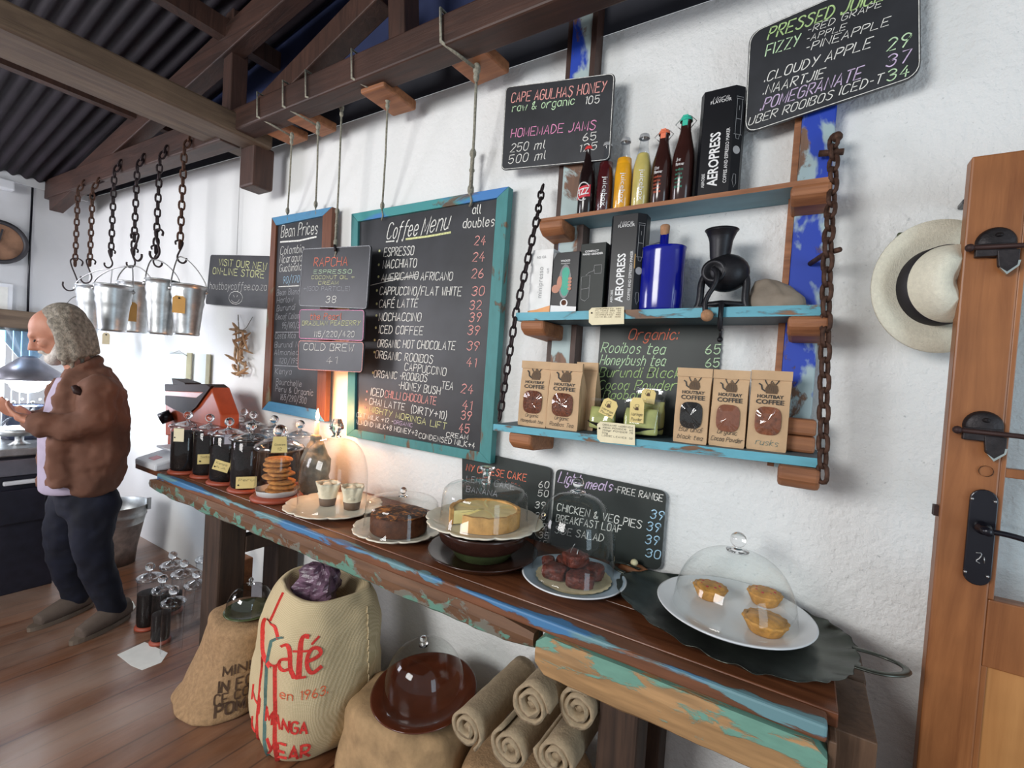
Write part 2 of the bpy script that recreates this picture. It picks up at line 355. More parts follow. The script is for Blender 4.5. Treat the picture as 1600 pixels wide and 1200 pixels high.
def dup(root, loc, label, group=None, rotz=0):
    r = root.copy(); col.objects.link(r); r.location = loc; r.rotation_euler = (0, 0, rotz); r['label'] = label
    if group: r['group'] = group
    for ch in list(root.children):
        c = ch.copy(); col.objects.link(c); c.parent = r
        for g in ch.children:
            d = g.copy(); col.objects.link(d); d.parent = c
    return r
def qz(a): return Quaternion((0, 0, 1), a)
def smoothpts(pts, it=2, closed=False):
    pts = [V(p) for p in pts]
    for _ in range(it):
        o = [] if closed else [pts[0]]
        k = len(pts)
        for i in range(k if closed else k-1):
            a, b = pts[i], pts[(i+1) % k]; o += [a*.75+b*.25, a*.25+b*.75]
        if not closed: o.append(pts[-1])
        pts = o
    return pts

# ------------------------------------------------------------------ hand lettering (single-stroke alphabet, 4 x 6 grid)
GL = {'A': '002640 1232', 'B': '0006 ~0636453303 ~0333413000', 'C': '~4536160501103041', 'D': '0006 ~062644422000', 'E': '46060040 0333', 'F': '460600 0333',
 'G': '~45361605011030414323', 'H': '0006 4046 0343', 'I': '0006', 'J': '~3631100001', 'K': '0006 4603 0340', 'L': '060040', 'M': '0006214640', 'N': '00064046',
 'O': '~160501103041453616', 'P': '0006 ~0636453303', 'Q': '~160501103041453616 2240', 'R': '0006 ~0636453303 1340', 'S': '~45361605143342301001', 'T': '0646 2620',
 'U': '~060110304146', 'V': '062046', 'W': '0610243046', 'X': '0046 0640', 'Y': '0623 4610', 'Z': '06460040',
 '0': '~160501102031352616', '1': '051610', '2': '~0516263534 340030', '3': '~051626353413 ~133331201001', '4': '260232 2420', '5': '360603 ~03243331201001', '6': '~26030110203132231302',
 '7': '063610', '8': '~130405162635342313 ~1302011020313223', '9': '~35261605041323343510',
 'a': '~3324140301102031 3430', 'b': '0600 ~0110203133241403', 'c': '~3324140301102031', 'd': '~3324140301102031 3630', 'e': '~02323324140301102031', 'f': '~3626151b0a 0434',
 'g': '~3324140301102031 ~343a2b1b0a', 'h': '0600 ~0314243330', 'i': '0400 0506', 'j': '~141a0b 1516', 'k': '0600 3402 0230', 'l': '~060110', 'm': '0400 ~0314242320 ~2334444340',
 'n': '0400 ~0314243330', 'o': '~140301102031332414', 'p': '040b ~0314243331201001', 'q': '~3324140301102031 343b', 'r': '0400 ~02142434', 's': '~3324140312223120 2010', 't': '~1611102030 0434',
 'u': '~0401102031 3430', 'v': '041034', 'w': '0410233044', 'x': '0034 0430', 'y': '0411 340b', 'z': '04340030', '-': '0323', '+': '0343 2521', '/': '0b37', '.': '0001', ',': '110b',
 ':': '0001 0304', '(': '~1704021a', ')': '~0714120a', '&': '~400415262401102042', "'": '0605', '*': '~0312233413 ~1322312213', 'É': '46060040 0333 1738', '=': '0242 0444'}
YM = {'a': -1, 'b': -2}
def _glyph(ch):
    out = []
    for st in GL.get(ch, '').split():
        sm = st[0] == '~'; st = st.lstrip('~')
        pts = [V((int(st[i]), YM.get(st[i+1], 0) if st[i+1] in YM else int(st[i+1]), 0)) for i in range(0, len(st)-1, 2)]
        out.append(smoothpts(pts, 2) if sm and len(pts) > 2 else pts)
    wd = max([p.x for st in out for p in st] or [0]); return out, wd
def layout(s):
    x = 0; res = []
    for ch in s:
        if ch == ' ': x += 3; continue
        g, wd = _glyph(ch); k = 1.0
        for st in g: res.append([(p.x*k+x, p.y) for p in st])
        x += wd*k+1.5
    return res, max(1, x-1.5)
def ribbon(mb, pts, w, N):
    pts = [V(p) for p in pts]; k = len(pts); vs = []; N = V(N)
    for i, p in enumerate(pts):
        d = (pts[min(i+1, k-1)]-pts[max(i-1, 0)])
        if d.length < 1e-9: d = V((1, 0, 0))
        x = d.normalized().cross(N).normalized()*(w/2); vs += [p-x, p+x]
    ext = (pts[-1]-pts[-2]).normalized()*w*.3 if k > 1 else V((0, 0, 0)); vs[-1] += ext; vs[-2] += ext
    mb.add(vs, [(2*i, 2*i+1, 2*i+3, 2*i+2) for i in range(k-1)])
def write(mb, s, O, X, U, cap, width, w, N=(0, -1, 0), slant=.12, mapf=None, jit=.15):
    """strokes of s from O along X (width metres wide), letters cap metres tall along U"""
    sts, tot = layout(s); sx = width/tot; sy = cap/6; X = V(X).normalized(); U = V(U).normalized(); O = V(O)
    for st in sts:
        jx, jy = random.uniform(-jit, jit), random.uniform(-jit, jit)
        pts = [O+X*((x+jx)*sx+slant*y*sy)+U*((y+jy)*sy) for x, y in st]
        if mapf: pts = [mapf(p) for p in pts]
        if None in pts: continue
        ribbon(mb, pts, w, N)
def line_on(mb, s, c, x0, y0, x1, y1, cap, y, w=None, slant=.12, off=.0012):
    """writing on a wall-parallel board at depth y between two points of the photograph"""
    a = P(*cp(c, x0, y0), y-off); b = P(*cp(c, x1, y1), y-off); m = cp(c, (x0+x1)/2, (y0+y1)/2)
    h = (P(m[0], m[1]-cap*.26875, y)-P(m[0], m[1], y)).length; X = b-a
    write(mb, s, a, X, (0, 0, 1), h, X.length, w or max(.0013, h*.105), slant=slant)
def stroke_on(mb, c, pts, y, w, off=.0012, closed=False, sm=0):
    q = [P(*cp(c, a, b), y-off) for a, b in pts]
    if sm: q = smoothpts(q, sm, closed)
    if closed: q = q+[q[0], q[1]]
    ribbon(mb, q, w, (0, -1, 0))
_FC = {}
def font_poly(s, bold=0):
    if (s, bold) in _FC: return _FC[(s, bold)]
    cu = bpy.data.curves.new('t', 'FONT'); cu.body = s; cu.resolution_u = 2; cu.offset = bold; o = bpy.data.objects.new('t', cu); col.objects.link(o)
    dg = bpy.context.evaluated_depsgraph_get(); me = bpy.data.meshes.new_from_object(o.evaluated_get(dg))
    vs = [(v.co.x, v.co.y) for v in me.vertices]; fs = [tuple(p.vertices) for p in me.polygons]
    bpy.data.objects.remove(o); bpy.data.curves.remove(cu); bpy.data.meshes.remove(me)
    x0 = min(v[0] for v in vs); x1 = max(v[0] for v in vs); y0 = min(v[1] for v in vs); y1 = max(v[1] for v in vs)
    _FC[s] = ([((x-x0)/(x1-x0), (y-y0)/(y1-y0)) for x, y in vs], fs); _FC[(s, bold)] = _FC.pop(s); return _FC[(s, bold)]
def printed(mb, s, O, X, U, width, height, mapf=None, heavy=0):
    vs, fs = font_poly(s, .022 if heavy else 0); X = V(X).normalized(); U = V(U).normalized(); O = V(O)
    for k in [0]:
        pts = [O+X*(x*width+k)+U*(y*height) for x, y in vs]
        if mapf: pts = [mapf(p) for p in pts]
        mb.add(pts, fs)

def rrect(c, r=.02, n=5):
    """rounded polygon through four corner points"""
    c = [V(p) for p in c]; out = []
    for i in range(4):
        p = c[i]; a = (c[i-1]-p).normalized(); b = (c[(i+1) % 4]-p).normalized()
        for k in range(n+1):
            t = k/n; A = p+a*r; B = p+b*r; out.append(A*(1-t)**2+p*2*t*(1-t)+B*t*t)
    return out

# ================================================================== SETTING
mb = MB('wall plaster'); zR, zL = 2.745, 2.846
xs = [-5.7, -4.8, -3.8, -2.8, -1.4, 0, 1.6]
zt = [zL+(zR-zL)*min(1, (x+5.7)/2.9) for x in xs]
fr = [(x, 0, 0) for x in xs]+[(x, 0, z) for x, z in zip(xs, zt)]; k = len(xs)
mb.add(fr, [(i, i+1, i+1+k, i+k) for i in range(k-1)]); mb.box((-5.7, .002, 0), (1.6, .12, 2.7)); struct(mb, 'wall_back')
mb = MB('gable baked light'); mb.add([(x, -.002, z) for x, z in zip(xs, zt)]+[(x, -.002, z+.12) for x, z in zip(xs, zt)], [(i, i+1, i+1+k, i+k) for i in range(k-1)])
mb.use('gable paint'); mb.add([(x, -.002, z+.12) for x, z in zip(xs, zt)]+[(x, -.002, 3.2+.17*(x+5.7)+.6) for x in xs], [(i, i+1, i+1+k, i+k) for i in range(k-1)])
struct(mb, 'wall_gable')
mb = MB('left wall paint'); mb.box((-5.82, -4.5, 0), (-5.7, 0, 2.87)); struct(mb, 'wall_left')
mb = MB('porcelain white'); mb.box((-5.7, -4.0, 2.79), (-5.665, -.03, 2.87)); struct(mb, 'trim_1', bevel=.004)
mb = MB('floor wood'); mb.box((-6, -4.6, -.05), (2.0, 0, 0)); fl = struct(mb, 'floor')
nt = MATS['floor wood'].node_tree; b_ = nt.nodes['Principled BSDF']       # board joints
tw = nt.nodes.new('ShaderNodeTexBrick'); tw.inputs['Scale'].default_value = 1; tw.inputs['Mortar Size'].default_value = .004; tw.inputs['Brick Width'].default_value = 2.6; tw.inputs['Row Height'].default_value = .115
tw.inputs['Color1'].default_value = (.88, .88, .88, 1); tw.inputs['Color2'].default_value = (1.15, 1.1, 1.05, 1); tw.inputs['Mortar'].default_value = (.35, .3, .28, 1)
co = _coord(nt); mp = nt.nodes[-1] if False else None
m2 = nt.nodes.new('ShaderNodeMapping'); m2.inputs['Rotation'].default_value = (0, 0, PI/2); nt.links.new(co, m2.inputs[0]); nt.links.new(m2.outputs[0], tw.inputs['Vector'])
src = b_.inputs['Base Color'].links[0].from_socket; mm = nt.nodes.new('ShaderNodeMix'); mm.data_type = 'RGBA'; mm.blend_type = 'MULTIPLY'; mm.inputs[0].default_value = 1
nt.links.new(src, mm.inputs[6]); nt.links.new(tw.outputs['Color'], mm.inputs[7]); 
# pale greyish blotches, stronger towards the bar
wn_ = _ramp(nt, _noise(nt, _coord(nt, (1, .5, 1)), 2.2, 6, .6, .4), [(.38, 0), (.62, .75)]); sx_n = nt.nodes.new('ShaderNodeSeparateXYZ'); nt.links.new(_coord(nt), sx_n.inputs[0])
mrn = nt.nodes.new('ShaderNodeMapRange'); mrn.inputs[1].default_value = -1.4; mrn.inputs[2].default_value = -2.3; nt.links.new(sx_n.outputs[0], mrn.inputs[0])
mun = nt.nodes.new('ShaderNodeMath'); mun.operation = 'MULTIPLY'; nt.links.new(wn_, mun.inputs[0]); nt.links.new(mrn.outputs[0], mun.inputs[1])
nt.links.new(_mix(nt, mun.outputs[0], mm.outputs[2], (.34, .25, .20)), b_.inputs['Base Color'])
# roof sheet, corrugated, rising to the right
def roofz(x): return 2.897+.17*(x+4.645)+.13
mb = MB('roof sheet'); n = 56*8; vs = []
for i in range(n+1):
    y = .02-4.5*i/n
    for x in (-5.95, 1.7): vs.append((x, y, roofz(x)+.012*math.sin(2*PI*i/8)))
mb.add(vs, [(2*i, 2*i+1, 2*i+3, 2*i+2) for i in range(n)], True); struct(mb, 'ceiling')

# roof timbers
for (u, v, s_, lb) in ((212, 238, .06, 'dark roof purlin nearest the left wall, under the corrugated sheet'), (350, 90, .07, 'dark roof purlin meeting the truss above the short post')):
    x = P(u, v, -.3).x; mb = MB('beam wood z'); z = roofz(x)-.05
    mb.box((x-s_/2, -4.3, z-.10), (x+s_/2, -.0, z)); solo(mb, 'roof_purlin', lb, 'roof beam')
tr = thing('roof_truss', 'dark brown timber roof truss running along the top of the long wall', 'roof truss', (-2.5, -.27, 2.7))
TY = -.27
mb = MB('beam wood'); mb.beam((-5.68, TY, 2.80), (-2.75, TY, 2.715), .11, .16); mb.beam((-2.75, TY, 2.715), (1.5, TY, 2.73), .11, .115); mb.build('tie_beam', tr, bevel=.008)
mb = MB('beam wood'); a = P(150, 262, TY); b = P(430, 10, TY); d = (b-a).normalized(); mb.beam(a-d*.9, b+d*4.2, .09, .15); mb.build('rafter', tr, bevel=.006)
for (q0, q1, w_) in (((405, 185), (600, -10), .11), ((365, 190), (372, 20), .085), ((632, 95), (628, -160), .09)):
    mb = MB('beam wood z'); mb.beam(P(*q0, TY+.02), P(*q1, TY+.02), w_, .09, (0, 1, 0)); mb.build('brace' if w_ == .11 else 'post', tr, bevel=.006)
for (u, v, tl) in ((442, 205, .15), (487, 190, .13), (608, 152, .14), (745, 95, .17)):
    mb = MB('offcut wood'); p = P(u, v, -.17); mb.box(p-V((tl/2, .1, .022)), p+V((tl/2, .1, .022)), qz(random.uniform(-.1, .1))); mb.build('spacer_block', tr, bevel=.008)
# big beam running out from the wall
bb = thing('ceiling_beam', 'pale brown double timber beam crossing the room above the hanging buckets', 'roof beam', (-2.76, -.15, 2.72))
MB('beam wood y').box((-2.755, -4.2, 2.64), (-2.60, -.12, 2.75)).build('upper_plank', bb, bevel=.012)
MB('beam wood y').box((-2.925, -4.2, 2.655), (-2.758, -.12, 2.76)).build('lower_plank', bb, bevel=.012)
MB('beam wood z').box((-2.775, -.205, 2.425), (-2.635, -.085, 2.655)).build('end_block', bb, bevel=.012)

# ================================================================== LEFT WALL THINGS
ck = thing('wall_clock', 'round wall clock with a dark rim and worn brown face on the left wall', 'clock', PX(-4, 378, -5.69))
c = ORG[ck.name]; qx = Quaternion((0, 1, 0), PI/2)
R_ = abs(PX(-4, 345, -5.69).z-PX(-4, 413, -5.69).z)/2
MB('clock rim').lathe([(0, 0), (R_, 0), (R_, .05), (R_*.84, .055), (R_*.82, .03)], c, 40, q=qx).build('rim', ck)
MB('clock face').lathe([(R_*.84, .028), (0, .028)], c, 40, q=qx).build('face', ck)
MB('clock rim').beam(c+V((.035, 0, 0)), c+V((.035, .02, R_*.6)), .008, .012).beam(c+V((.035, 0, 0)), c+V((.035, -.09, .03)), .008, .012).build('clock_hand', ck)
a = PX(-15, 440, -5.69); b = PX(18, 490, -5.69)
fr = thing('framed_paper', 'white framed sheet on the left wall below the clock', 'picture', (a+b)/2)
MB('plastic white').box((-5.70, min(a.y, b.y), b.z), (-5.67, max(a.y, b.y), a.z)).build('frame', fr, bevel=.004)
MB('paper white').box((-5.67, min(a.y, b.y)+.03, b.z+.03), (-5.667, max(a.y, b.y)-.03, a.z-.03)).build('sheet', fr)
a = PX(-30, 513, -5.69); b = PX(47, 532, -5.69)
mb = MB('window sky').box((-5.705, a.y-.2, b.z-.55), (-5.690, b.y, a.z+.0)); w1 = struct(mb, 'window_1')
mb = MB('left wall paint')
for u in (18, 31, 44): q = PX(u, 520, -5.68); mb.box((-5.70, q.y-.035, b.z-.55), (-5.66, q.y+.005, a.z))
mb.build('window_frame', w1)
MB('beam wood y').box((-5.70, a.y-.3, a.z), (-5.60, b.y+.12, a.z+.17)).build('lintel', w1, bevel=.005)
solo(MB('black metal').tube([PX(51, 292, -5.685), PX(46, 400, -5.685), PX(43, 500, -5.685)], .008), 'cable', 'thin dark cable running down the left wall beside the clock', 'cable')
solo(MB('plastic white').box(PX(2, 287, -5.69)-V((.0, .08, .05)), PX(2, 287, -5.60)+V((0, .08, .05))), 'junction_box', 'small white electrical box under the left wall top strip', 'electrical box', bevel=.01)

# ================================================================== CHAINS, HOOKS AND BUCKETS
def chain(mb, pts, pitch, wire, wd=.62):
    pts = [V(p) for p in pts]; seg = []; tot = 0
    for a, b in zip(pts, pts[1:]): seg.append((tot, a, b)); tot += (b-a).length
    n = max(2, round(tot/pitch)); pitch = tot/n
    for k in range(n):
        s = (k+.5)*pitch
        for t0, a, b in seg:
            if s <= t0+(b-a).length+1e-6: break
        d = (b-a).normalized(); c = a+d*(s-t0); ref = V((0, 1, 0)) if abs(d.y) < .9 else V((1, 0, 0))
        x = d.cross(ref).normalized(); y = d.cross(x); ax = (x*.8+y*.6) if k % 2 == 0 else (y*.8-x*.6)
        L = pitch*.5+wire*.6; W = pitch*wd*.5; pp = []
        for i in range(12):
            t = 2*PI*i/12; pp.append(c+d*(math.copysign(abs(math.sin(t))**.7, math.sin(t))*L)+ax*(math.copysign(abs(math.cos(t))**.8, math.cos(t))*W))
        mb.tube(pp, wire, 6, closed=True)
    return mb
def hookpts(p, h, side=1, ax=V((.5, .86, 0))):
    """S hook hanging from p, h tall"""
    raw = [(-.16, -.10), (-.20, .05), (-.05, .14), (.12, .08), (.10, -.1), (-.02, -.42), (-.10, -.66), (-.02, -.88), (.16, -.94), (.28, -.80), (.27, -.66)]
    return smoothpts([p+ax*(a*h*side)+V((0, 0, b*h)) for a, b in raw], 2)
CY = -.36
chs = [(118, 306, 121, 415, 460, 'leftmost hanging chain, ending in an empty hook behind the buckets', -1),
       (144, 302, 141, 415, 446, 'second chain from the left, with an empty hook', -1),
       (178, 275, 174, 400, 420, 'hanging chain whose hook holds the hooped bucket handle, third from the left', -1),
       (211, 268, 212, 398, 415, 'hanging chain over the bucket with the loose brown tag, fourth from the left', -1),
       (247, 256, 246, 395, 417, 'hanging chain with a twisted hook, fifth from the left', 1),
       (287, 238, 282, 388, 404, 'rightmost bucket chain, nearest the ceiling beam end', 1)]
for i, (u0, v0, u1, v1, vh, lb, sd) in enumerate(chs):
    a = P(u0, v0-4, CY); b = P(u1, v1, CY); b.x = a.x = (a.x+b.x)/2
    t = thing('hanging_chain', lb, 'chain', a, 'chains hung from the truss for the buckets')
    p0 = a+V((0, 0, 0)); top = a+V((0, .035, .10))
    chain(MB('chain rust' if i in (0, 1, 5) else 'chain dark'), [top, p0, b], .044, .0058).build('links', t)
    MB('chain dark').tube([a+V((0, .03, .06)), a+V((0, .09, .115)), a+V((0, .15, .09))], .006).build('nail', t)
    h = (P(u1, v1, CY).z-P(u1, vh, CY).z)*1.15+.05
    MB('chain dark').tube(hookpts(b+V((0, 0, .03)), max(.12, h*.8), sd), .0052, 6).build('hook', t)
    if i in (3, 4): MB('chain dark').tube(hookpts(b+V((.02, 0, .12)), .17, -sd, V((.8, .5, 0))), .0065, 6).build('hook', t)
def bucket(u, vt, vb, wpx, y, label, handle=None, tag=None, tilt=0):
    ct = P(u, vt, y); r = rad(u, vt, ct, wpx)*1.06; h = ct.z-P(u, vb, y).z; c = V((ct.x, y, ct.z-h))
    t = thing('metal_bucket', label, 'bucket', c, 'galvanised buckets hung on chains')
    rb = r*.72; pr = [(0, .004), (rb, .0), (rb+.003, .01)]
    for k in range(1, 12):
        f = k/12; rr = rb+(r-rb)*f; pr.append((rr+(.004 if k in (8, 10) else 0), h*f))
    pr += [(r, h), (r+.006, h+.002), (r+.004, h+.008), (r-.004, h+.002), (rb-.003, .012), (0, .01)]
    q = Quaternion((0, 1, 0), tilt) if tilt else None
    MB('galvanised').lathe(pr, c, 36, q=q).build('body', t)
    if handle:
        pk = P(*handle, y); e = V((.4, .9, 0)).normalized()*r; m = c+V((0, 0, h-.02))
        mb = MB('wire').tube(smoothpts([m-e, m-e*.98+V((0, 0, .05)), (m-e*.5+pk)/2+V((0, 0, .05))-e*.25, pk, (m+e*.5+pk)/2+V((0, 0, .05))+e*.25, m+e*.98+V((0, 0, .05)), m+e], 2), .0035, 6)
        mb.sphere(m-e, .012).sphere(m+e, .012); mb.build('handle', t)
    if tag:
        (tu, tv, tw_, th, mt) = tag; d = (c-CAM); d.z = 0; d.normalize(); sd = V((-d.y, d.x, 0))*-1
        yy = y-r*.95; p = P(tu, tv, yy); w_ = rad(tu, tv, p, tw_)*2; hh = p.z-P(tu, tv+th, yy).z
        L = sd*w_/2; U = V((0, 0, 1)); cut = V((0, 0, -.012))
        mb = MB(mt).prism([p-L+cut, p-L*.6, p+L*.6, p+L+cut, p+L-U*hh, p-L-U*hh], d*.0015); mb.use('print black').sphere(p-U*.012-d*.001, .005, n=8); mb.use('wire').tube([p-U*.01, p+U*.04+d*.01], .0012, 4); mb.build('price_tag', t)
    return t
bucket(146, 449, 514, 52, -.40, 'galvanised bucket at the left end of the hanging row, hooped handle on the third chain', (176, 419))
bucket(178, 448, 518, 58, -.58, 'second galvanised bucket from the left in the hanging row', (206, 415))
bucket(212, 444, 520, 54, -.40, 'galvanised bucket with a square brown tag hanging on its rim', (208, 414), (205, 472, 19, 30, 'kraft tag'))
bucket(254, 440, 523, 50, -.47, 'galvanised bucket hanging just left of the darkest one, with its handle leaning back', (240, 404))
bucket(295, 448, 524, 52, -.40, 'rightmost and darkest hanging galvanised bucket, brown tag on its left', (281, 398), (280, 462, 20, 27, 'kraft tag'))
bucket(128, 492, 545, 56, -.34, 'galvanised bucket hanging lowest, just behind the man\'s hair', (121, 462), (166, 520, 12, 18, 'cream tag'))

# ================================================================== CHALKBOARDS
def border(mb, quad, r, w, inset, y):
    q = rrect(quad, r); c = sum(quad, V((0, 0, 0)))/4
    pts = []
    for p in q+[q[0]]:
        d = (c-p); pts.append(p+d.normalized()*inset+V((0, -.0012, 0)))
    ribbon(mb, [p+V((random.uniform(-.0006, .0006), 0, random.uniform(-.0006, .0006))) for p in pts], w, (0, -1, 0))
def board(name, label, px, y, r=.022, th=.007, mat='slate', bord=None, bw=.003):
    quad = [P(a, b, y) for a, b in px]; quad = [V((p.x, y, p.z)) for p in quad]
    t = thing(name, label, 'chalkboard', sum(quad, V((0, 0, 0)))/4)
    MB(mat).prism(rrect(quad, r), (0, th, 0)).build('panel', t)
    wr = MB('chalk white')
    if bord: wr.use(bord); border(wr, quad, r, bw, .004, y)
    return t, wr
# on-line store
Y = -.03; t, m = board('chalkboard', 'small chalkboard inviting visitors to the on-line store, hung beside the bean prices board', [(329, 398), (423, 400), (419, 482), (321, 475)], Y, .02)
m.use('chalk yellow'); line_on(m, 'VISIT OUR NEW', '5', 1270, 462, 1548, 490, 38, Y); line_on(m, 'ON-LINE STORE', '5', 1237, 512, 1533, 538, 38, Y)
m.use('chalk white'); line_on(m, 'houtbaycoffee.co.za', '5', 1218, 602, 1548, 610, 44, Y, .0022)
stroke_on(m, '5', [(1370+40*math.cos(k*.5), 652+38*math.sin(k*.5)) for k in range(13)], Y, .003, closed=True)
stroke_on(m, '5', [(1345, 665), (1358, 680), (1380, 680), (1392, 662)], Y, .003, sm=1); stroke_on(m, '5', [(1357, 636), (1362, 648)], Y, .003); stroke_on(m, '5', [(1381, 636), (1376, 648)], Y, .003)
m.build('chalk_writing', t)
MB('wire').tube([P(370, 398, -.03), P(374, 300, -.03), P(376, 245, -.2)], .0015, 5).build('hanging_wire', t)

def framed(label, outer, inner, y, fm, loc_y=.03):
    quad = [P(a, b, y) for a, b in outer]; inn = [P(a, b, y) for a, b in inner]
    t = thing('framed_chalkboard', label, 'chalkboard', sum(quad, V((0, 0, 0)))/4)
    MB('slate').prism([p+V((0, .012, 0)) for p in inn], (0, .006, 0)).build('panel', t)
    names = ('top', 'right', 'bottom', 'left')
    for k in range(4):
        a, b = quad[k], quad[(k+1) % 4]; ia, ib = inn[k], inn[(k+1) % 4]
        o = MB(fm[k]).prism([a, b, ib, ia], (0, loc_y, 0)).build('frame_rail', t, bevel=.002)
    return t, MB('chalk white')
Y = -.065
t, m = framed('tall narrow chalkboard of bean prices in a blue and brown frame', [(424.5, 340), (519, 323), (507, 659), (409, 640)], [(431, 352), (504, 337), (494, 640), (420, 627)], Y, ('frame blue', 'frame brown', 'frame blue', 'frame brown'))
Y2 = Y+.012
L6 = [('Bean Prices', 145, 300, 355, 280, 70, 'chalk white'), ('Colombia', 140, 402, 275, 388, 46, 'chalk white'), ('Nicaragua', 135, 452, 265, 438, 46, 'chalk white'), ('Guatimala', 135, 502, 262, 492, 42, 'chalk white'), ('90/170', 155, 570, 250, 562, 40, 'chalk blue'),
      ('Bean Blend', 120, 640, 250, 630, 34, 'chalk dim'), ('Harlow', 120, 685, 215, 675, 34, 'chalk dim'), ('Burundi', 120, 730, 225, 722, 34, 'chalk dim'), ('Decaf Colom', 115, 780, 250, 772, 34, 'chalk dim'), ('95/180/3', 150, 830, 250, 828, 34, 'chalk dim'),
      ('Costa Rica', 110, 890, 228, 886, 34, 'chalk dim'), ('Burundi N', 108, 940, 245, 940, 32, 'chalk dim'), ('Almonied', 105, 985, 245, 985, 32, 'chalk dim'), ('120/195', 135, 1032, 245, 1034, 30, 'chalk dim'), ('Kenya', 110, 1095, 205, 1098, 34, 'chalk dim'),
      ('Bourchelle', 115, 1155, 262, 1170, 34, 'chalk dim'), ('Peru & Organic', 112, 1195, 330, 1222, 34, 'chalk dim'), ('165/290/300', 140, 1245, 290, 1268, 36, 'chalk dim')]
for s_, a, b, c_, d_, h_, mt in L6: m.use(mt); line_on(m, s_, '6', a, b, c_, d_, h_, Y2, .0045 if h_ == 70 else .0028)
m.use('chalk white'); stroke_on(m, '6', [(140, 328), (250, 320), (350, 298)], Y2, .009); stroke_on(m, '6', [(130, 588), (250, 582)], Y2, .005)
m.use('chalk dim'); stroke_on(m, '6', [(112, 852), (250, 852)], Y2, .004); stroke_on(m, '6', [(105, 1045), (250, 1052)], Y2, .004)
m.build('chalk_writing', t)

Y = -.055
t, m = framed('large coffee menu chalkboard in a peeling teal and blue frame', [(549, 334), (795, 291), (766, 725), (541, 681)], [(559, 346), (776, 309), (749, 706), (553.5, 671)], Y, ('frame teal top', 'frame teal', 'frame teal', 'frame teal'), .035)
Y2 = Y+.012
m.use('chalk white'); line_on(m, 'Coffee', '6', 757, 312, 932, 290, 92, Y2, .005, .25); line_on(m, 'Menu', '6', 958, 288, 1115, 250, 100, Y2, .005, .3)
m.use('chalk yellow'); stroke_on(m, '6', [(870, 312), (1000, 295), (1130, 272)], Y2, .009); m.use('chalk white'); stroke_on(m, '6', [(755, 327), (803, 322)], Y2, .006)
line_on(m, 'all', '6', 1256, 165, 1305, 162, 52, Y2, .004); line_on(m, 'doubles', '6', 1202, 247, 1382, 234, 56, Y2, .004)
rows = [('ESPRESSO', 742, 412, 914, 402, 50), ('MACCHIATO', 737, 482, 930, 473, 48), ('AMERICANO', 727, 556, 940, 543, 42), ('AFRICANO', 957, 550, 1140, 550, 46), ('CAPPUCCINO/FLAT WHITE', 718, 634, 1190, 640, 48),
 ('CAFÉ LATTE', 714, 710, 938, 706, 46), ('MOCHACCINO', 714, 785, 957, 789, 46), ('ICED COFFEE', 714, 858, 967, 868, 46), ('ORGANIC HOT CHOCOLATE', 704, 938, 1155, 956, 46), ('ORGANIC ROOIBOS', 692, 1003, 1025, 1035, 46),
 ('CAPPUCCINO', 862, 1072, 1103, 1106, 44), ('ORGANIC -ROOIBOS', 684, 1113, 993, 1142, 42), ('-HONEY BUSH', 826, 1180, 1068, 1216, 44), ('TEA', 1078, 1180, 1143, 1188, 44)]
for r_ in rows: line_on(m, r_[0], '6', *r_[1:], Y2)
m.use('chalk pink')
for s_, a, b, c_, d_ in (('24', 1268, 347, 1330, 345), ('24', 1258, 442, 1325, 438), ('26', 1252, 538, 1320, 534), ('30', 1252, 640, 1325, 638), ('32', 1240, 722, 1305, 722), ('39', 1240, 790, 1305, 792), ('39', 1228, 865, 1298, 868), ('39', 1225, 955, 1295, 960), ('41', 1222, 1050, 1275, 1055)):
    line_on(m, s_, '6', a, b, c_, d_, 52, Y2, .004)
for s_, a, b, c_, d_ in (('24', 1190, 125, 1258, 132), ('41', 1198, 218, 1250, 225), ('39', 1190, 280, 1250, 288), ('45', 1178, 355, 1236, 362)): line_on(m, s_, 'b2', a, b, c_, d_, 52, Y2, .004)
line_on(m, 'CHILLI CHOCOLATE', 'b2', 748, 152, 1045, 196, 44, Y2)
m.use('chalk white'); line_on(m, 'ICED', 'b2', 667, 140, 740, 150, 44, Y2); line_on(m, 'CHAI LATTE', 'b2', 657, 192, 862, 228, 38, Y2); line_on(m, '(DIRTY+10)', 'b2', 900, 240, 1105, 282, 44, Y2)
line_on(m, 'OAT MILK +12 -', 'b2', 583, 265, 795, 306, 27, Y2, .0028); line_on(m, 'ALMOND MILK+8 HONEY+3', 'b2', 577, 305, 935, 375, 29, Y2, .003); line_on(m, 'CONDENSED MILK+4', 'b2', 945, 388, 1268, 448, 31, Y2, .003); line_on(m, 'CREAM', 'b2', 1105, 380, 1230, 398, 26, Y2, .003)
m.use('chalk lilac'); line_on(m, 'ORGANIC', 'b2', 800, 305, 908, 326, 22, Y2)
m.use('chalk yellow'); line_on(m, 'MIGHTY MORINGA LIFT', 'b2', 658, 236, 1105, 340, 36, Y2)
for cx, cy in ((718, 380), (714, 460), (712, 530), (703, 610), (702, 687), (700, 755), (697, 826), (690, 898), (688, 968), (680, 1088)):
    m.use('chalk yellow'); q = P(*cp('6', cx, cy), Y2-.0013); m.lathe([(0, 0), (.0065, 0)], q, 8, q=Quaternion((1, 0, 0), PI/2))
for cx, cy in ((645, 118), (640, 165), (636, 212)): m.use('chalk pink'); q = P(*cp('b2', cx, cy), Y2-.0013); m.lathe([(0, 0), (.0055, 0)], q, 8, q=Quaternion((1, 0, 0), PI/2))
m.use('chalk white'); stroke_on(m, '6', [(665, 580), (790, 550), (940, 515)], Y2, .003); stroke_on(m, '6', [(735, 545), (940, 530)], Y2, .0025)
m.build('chalk_writing', t)

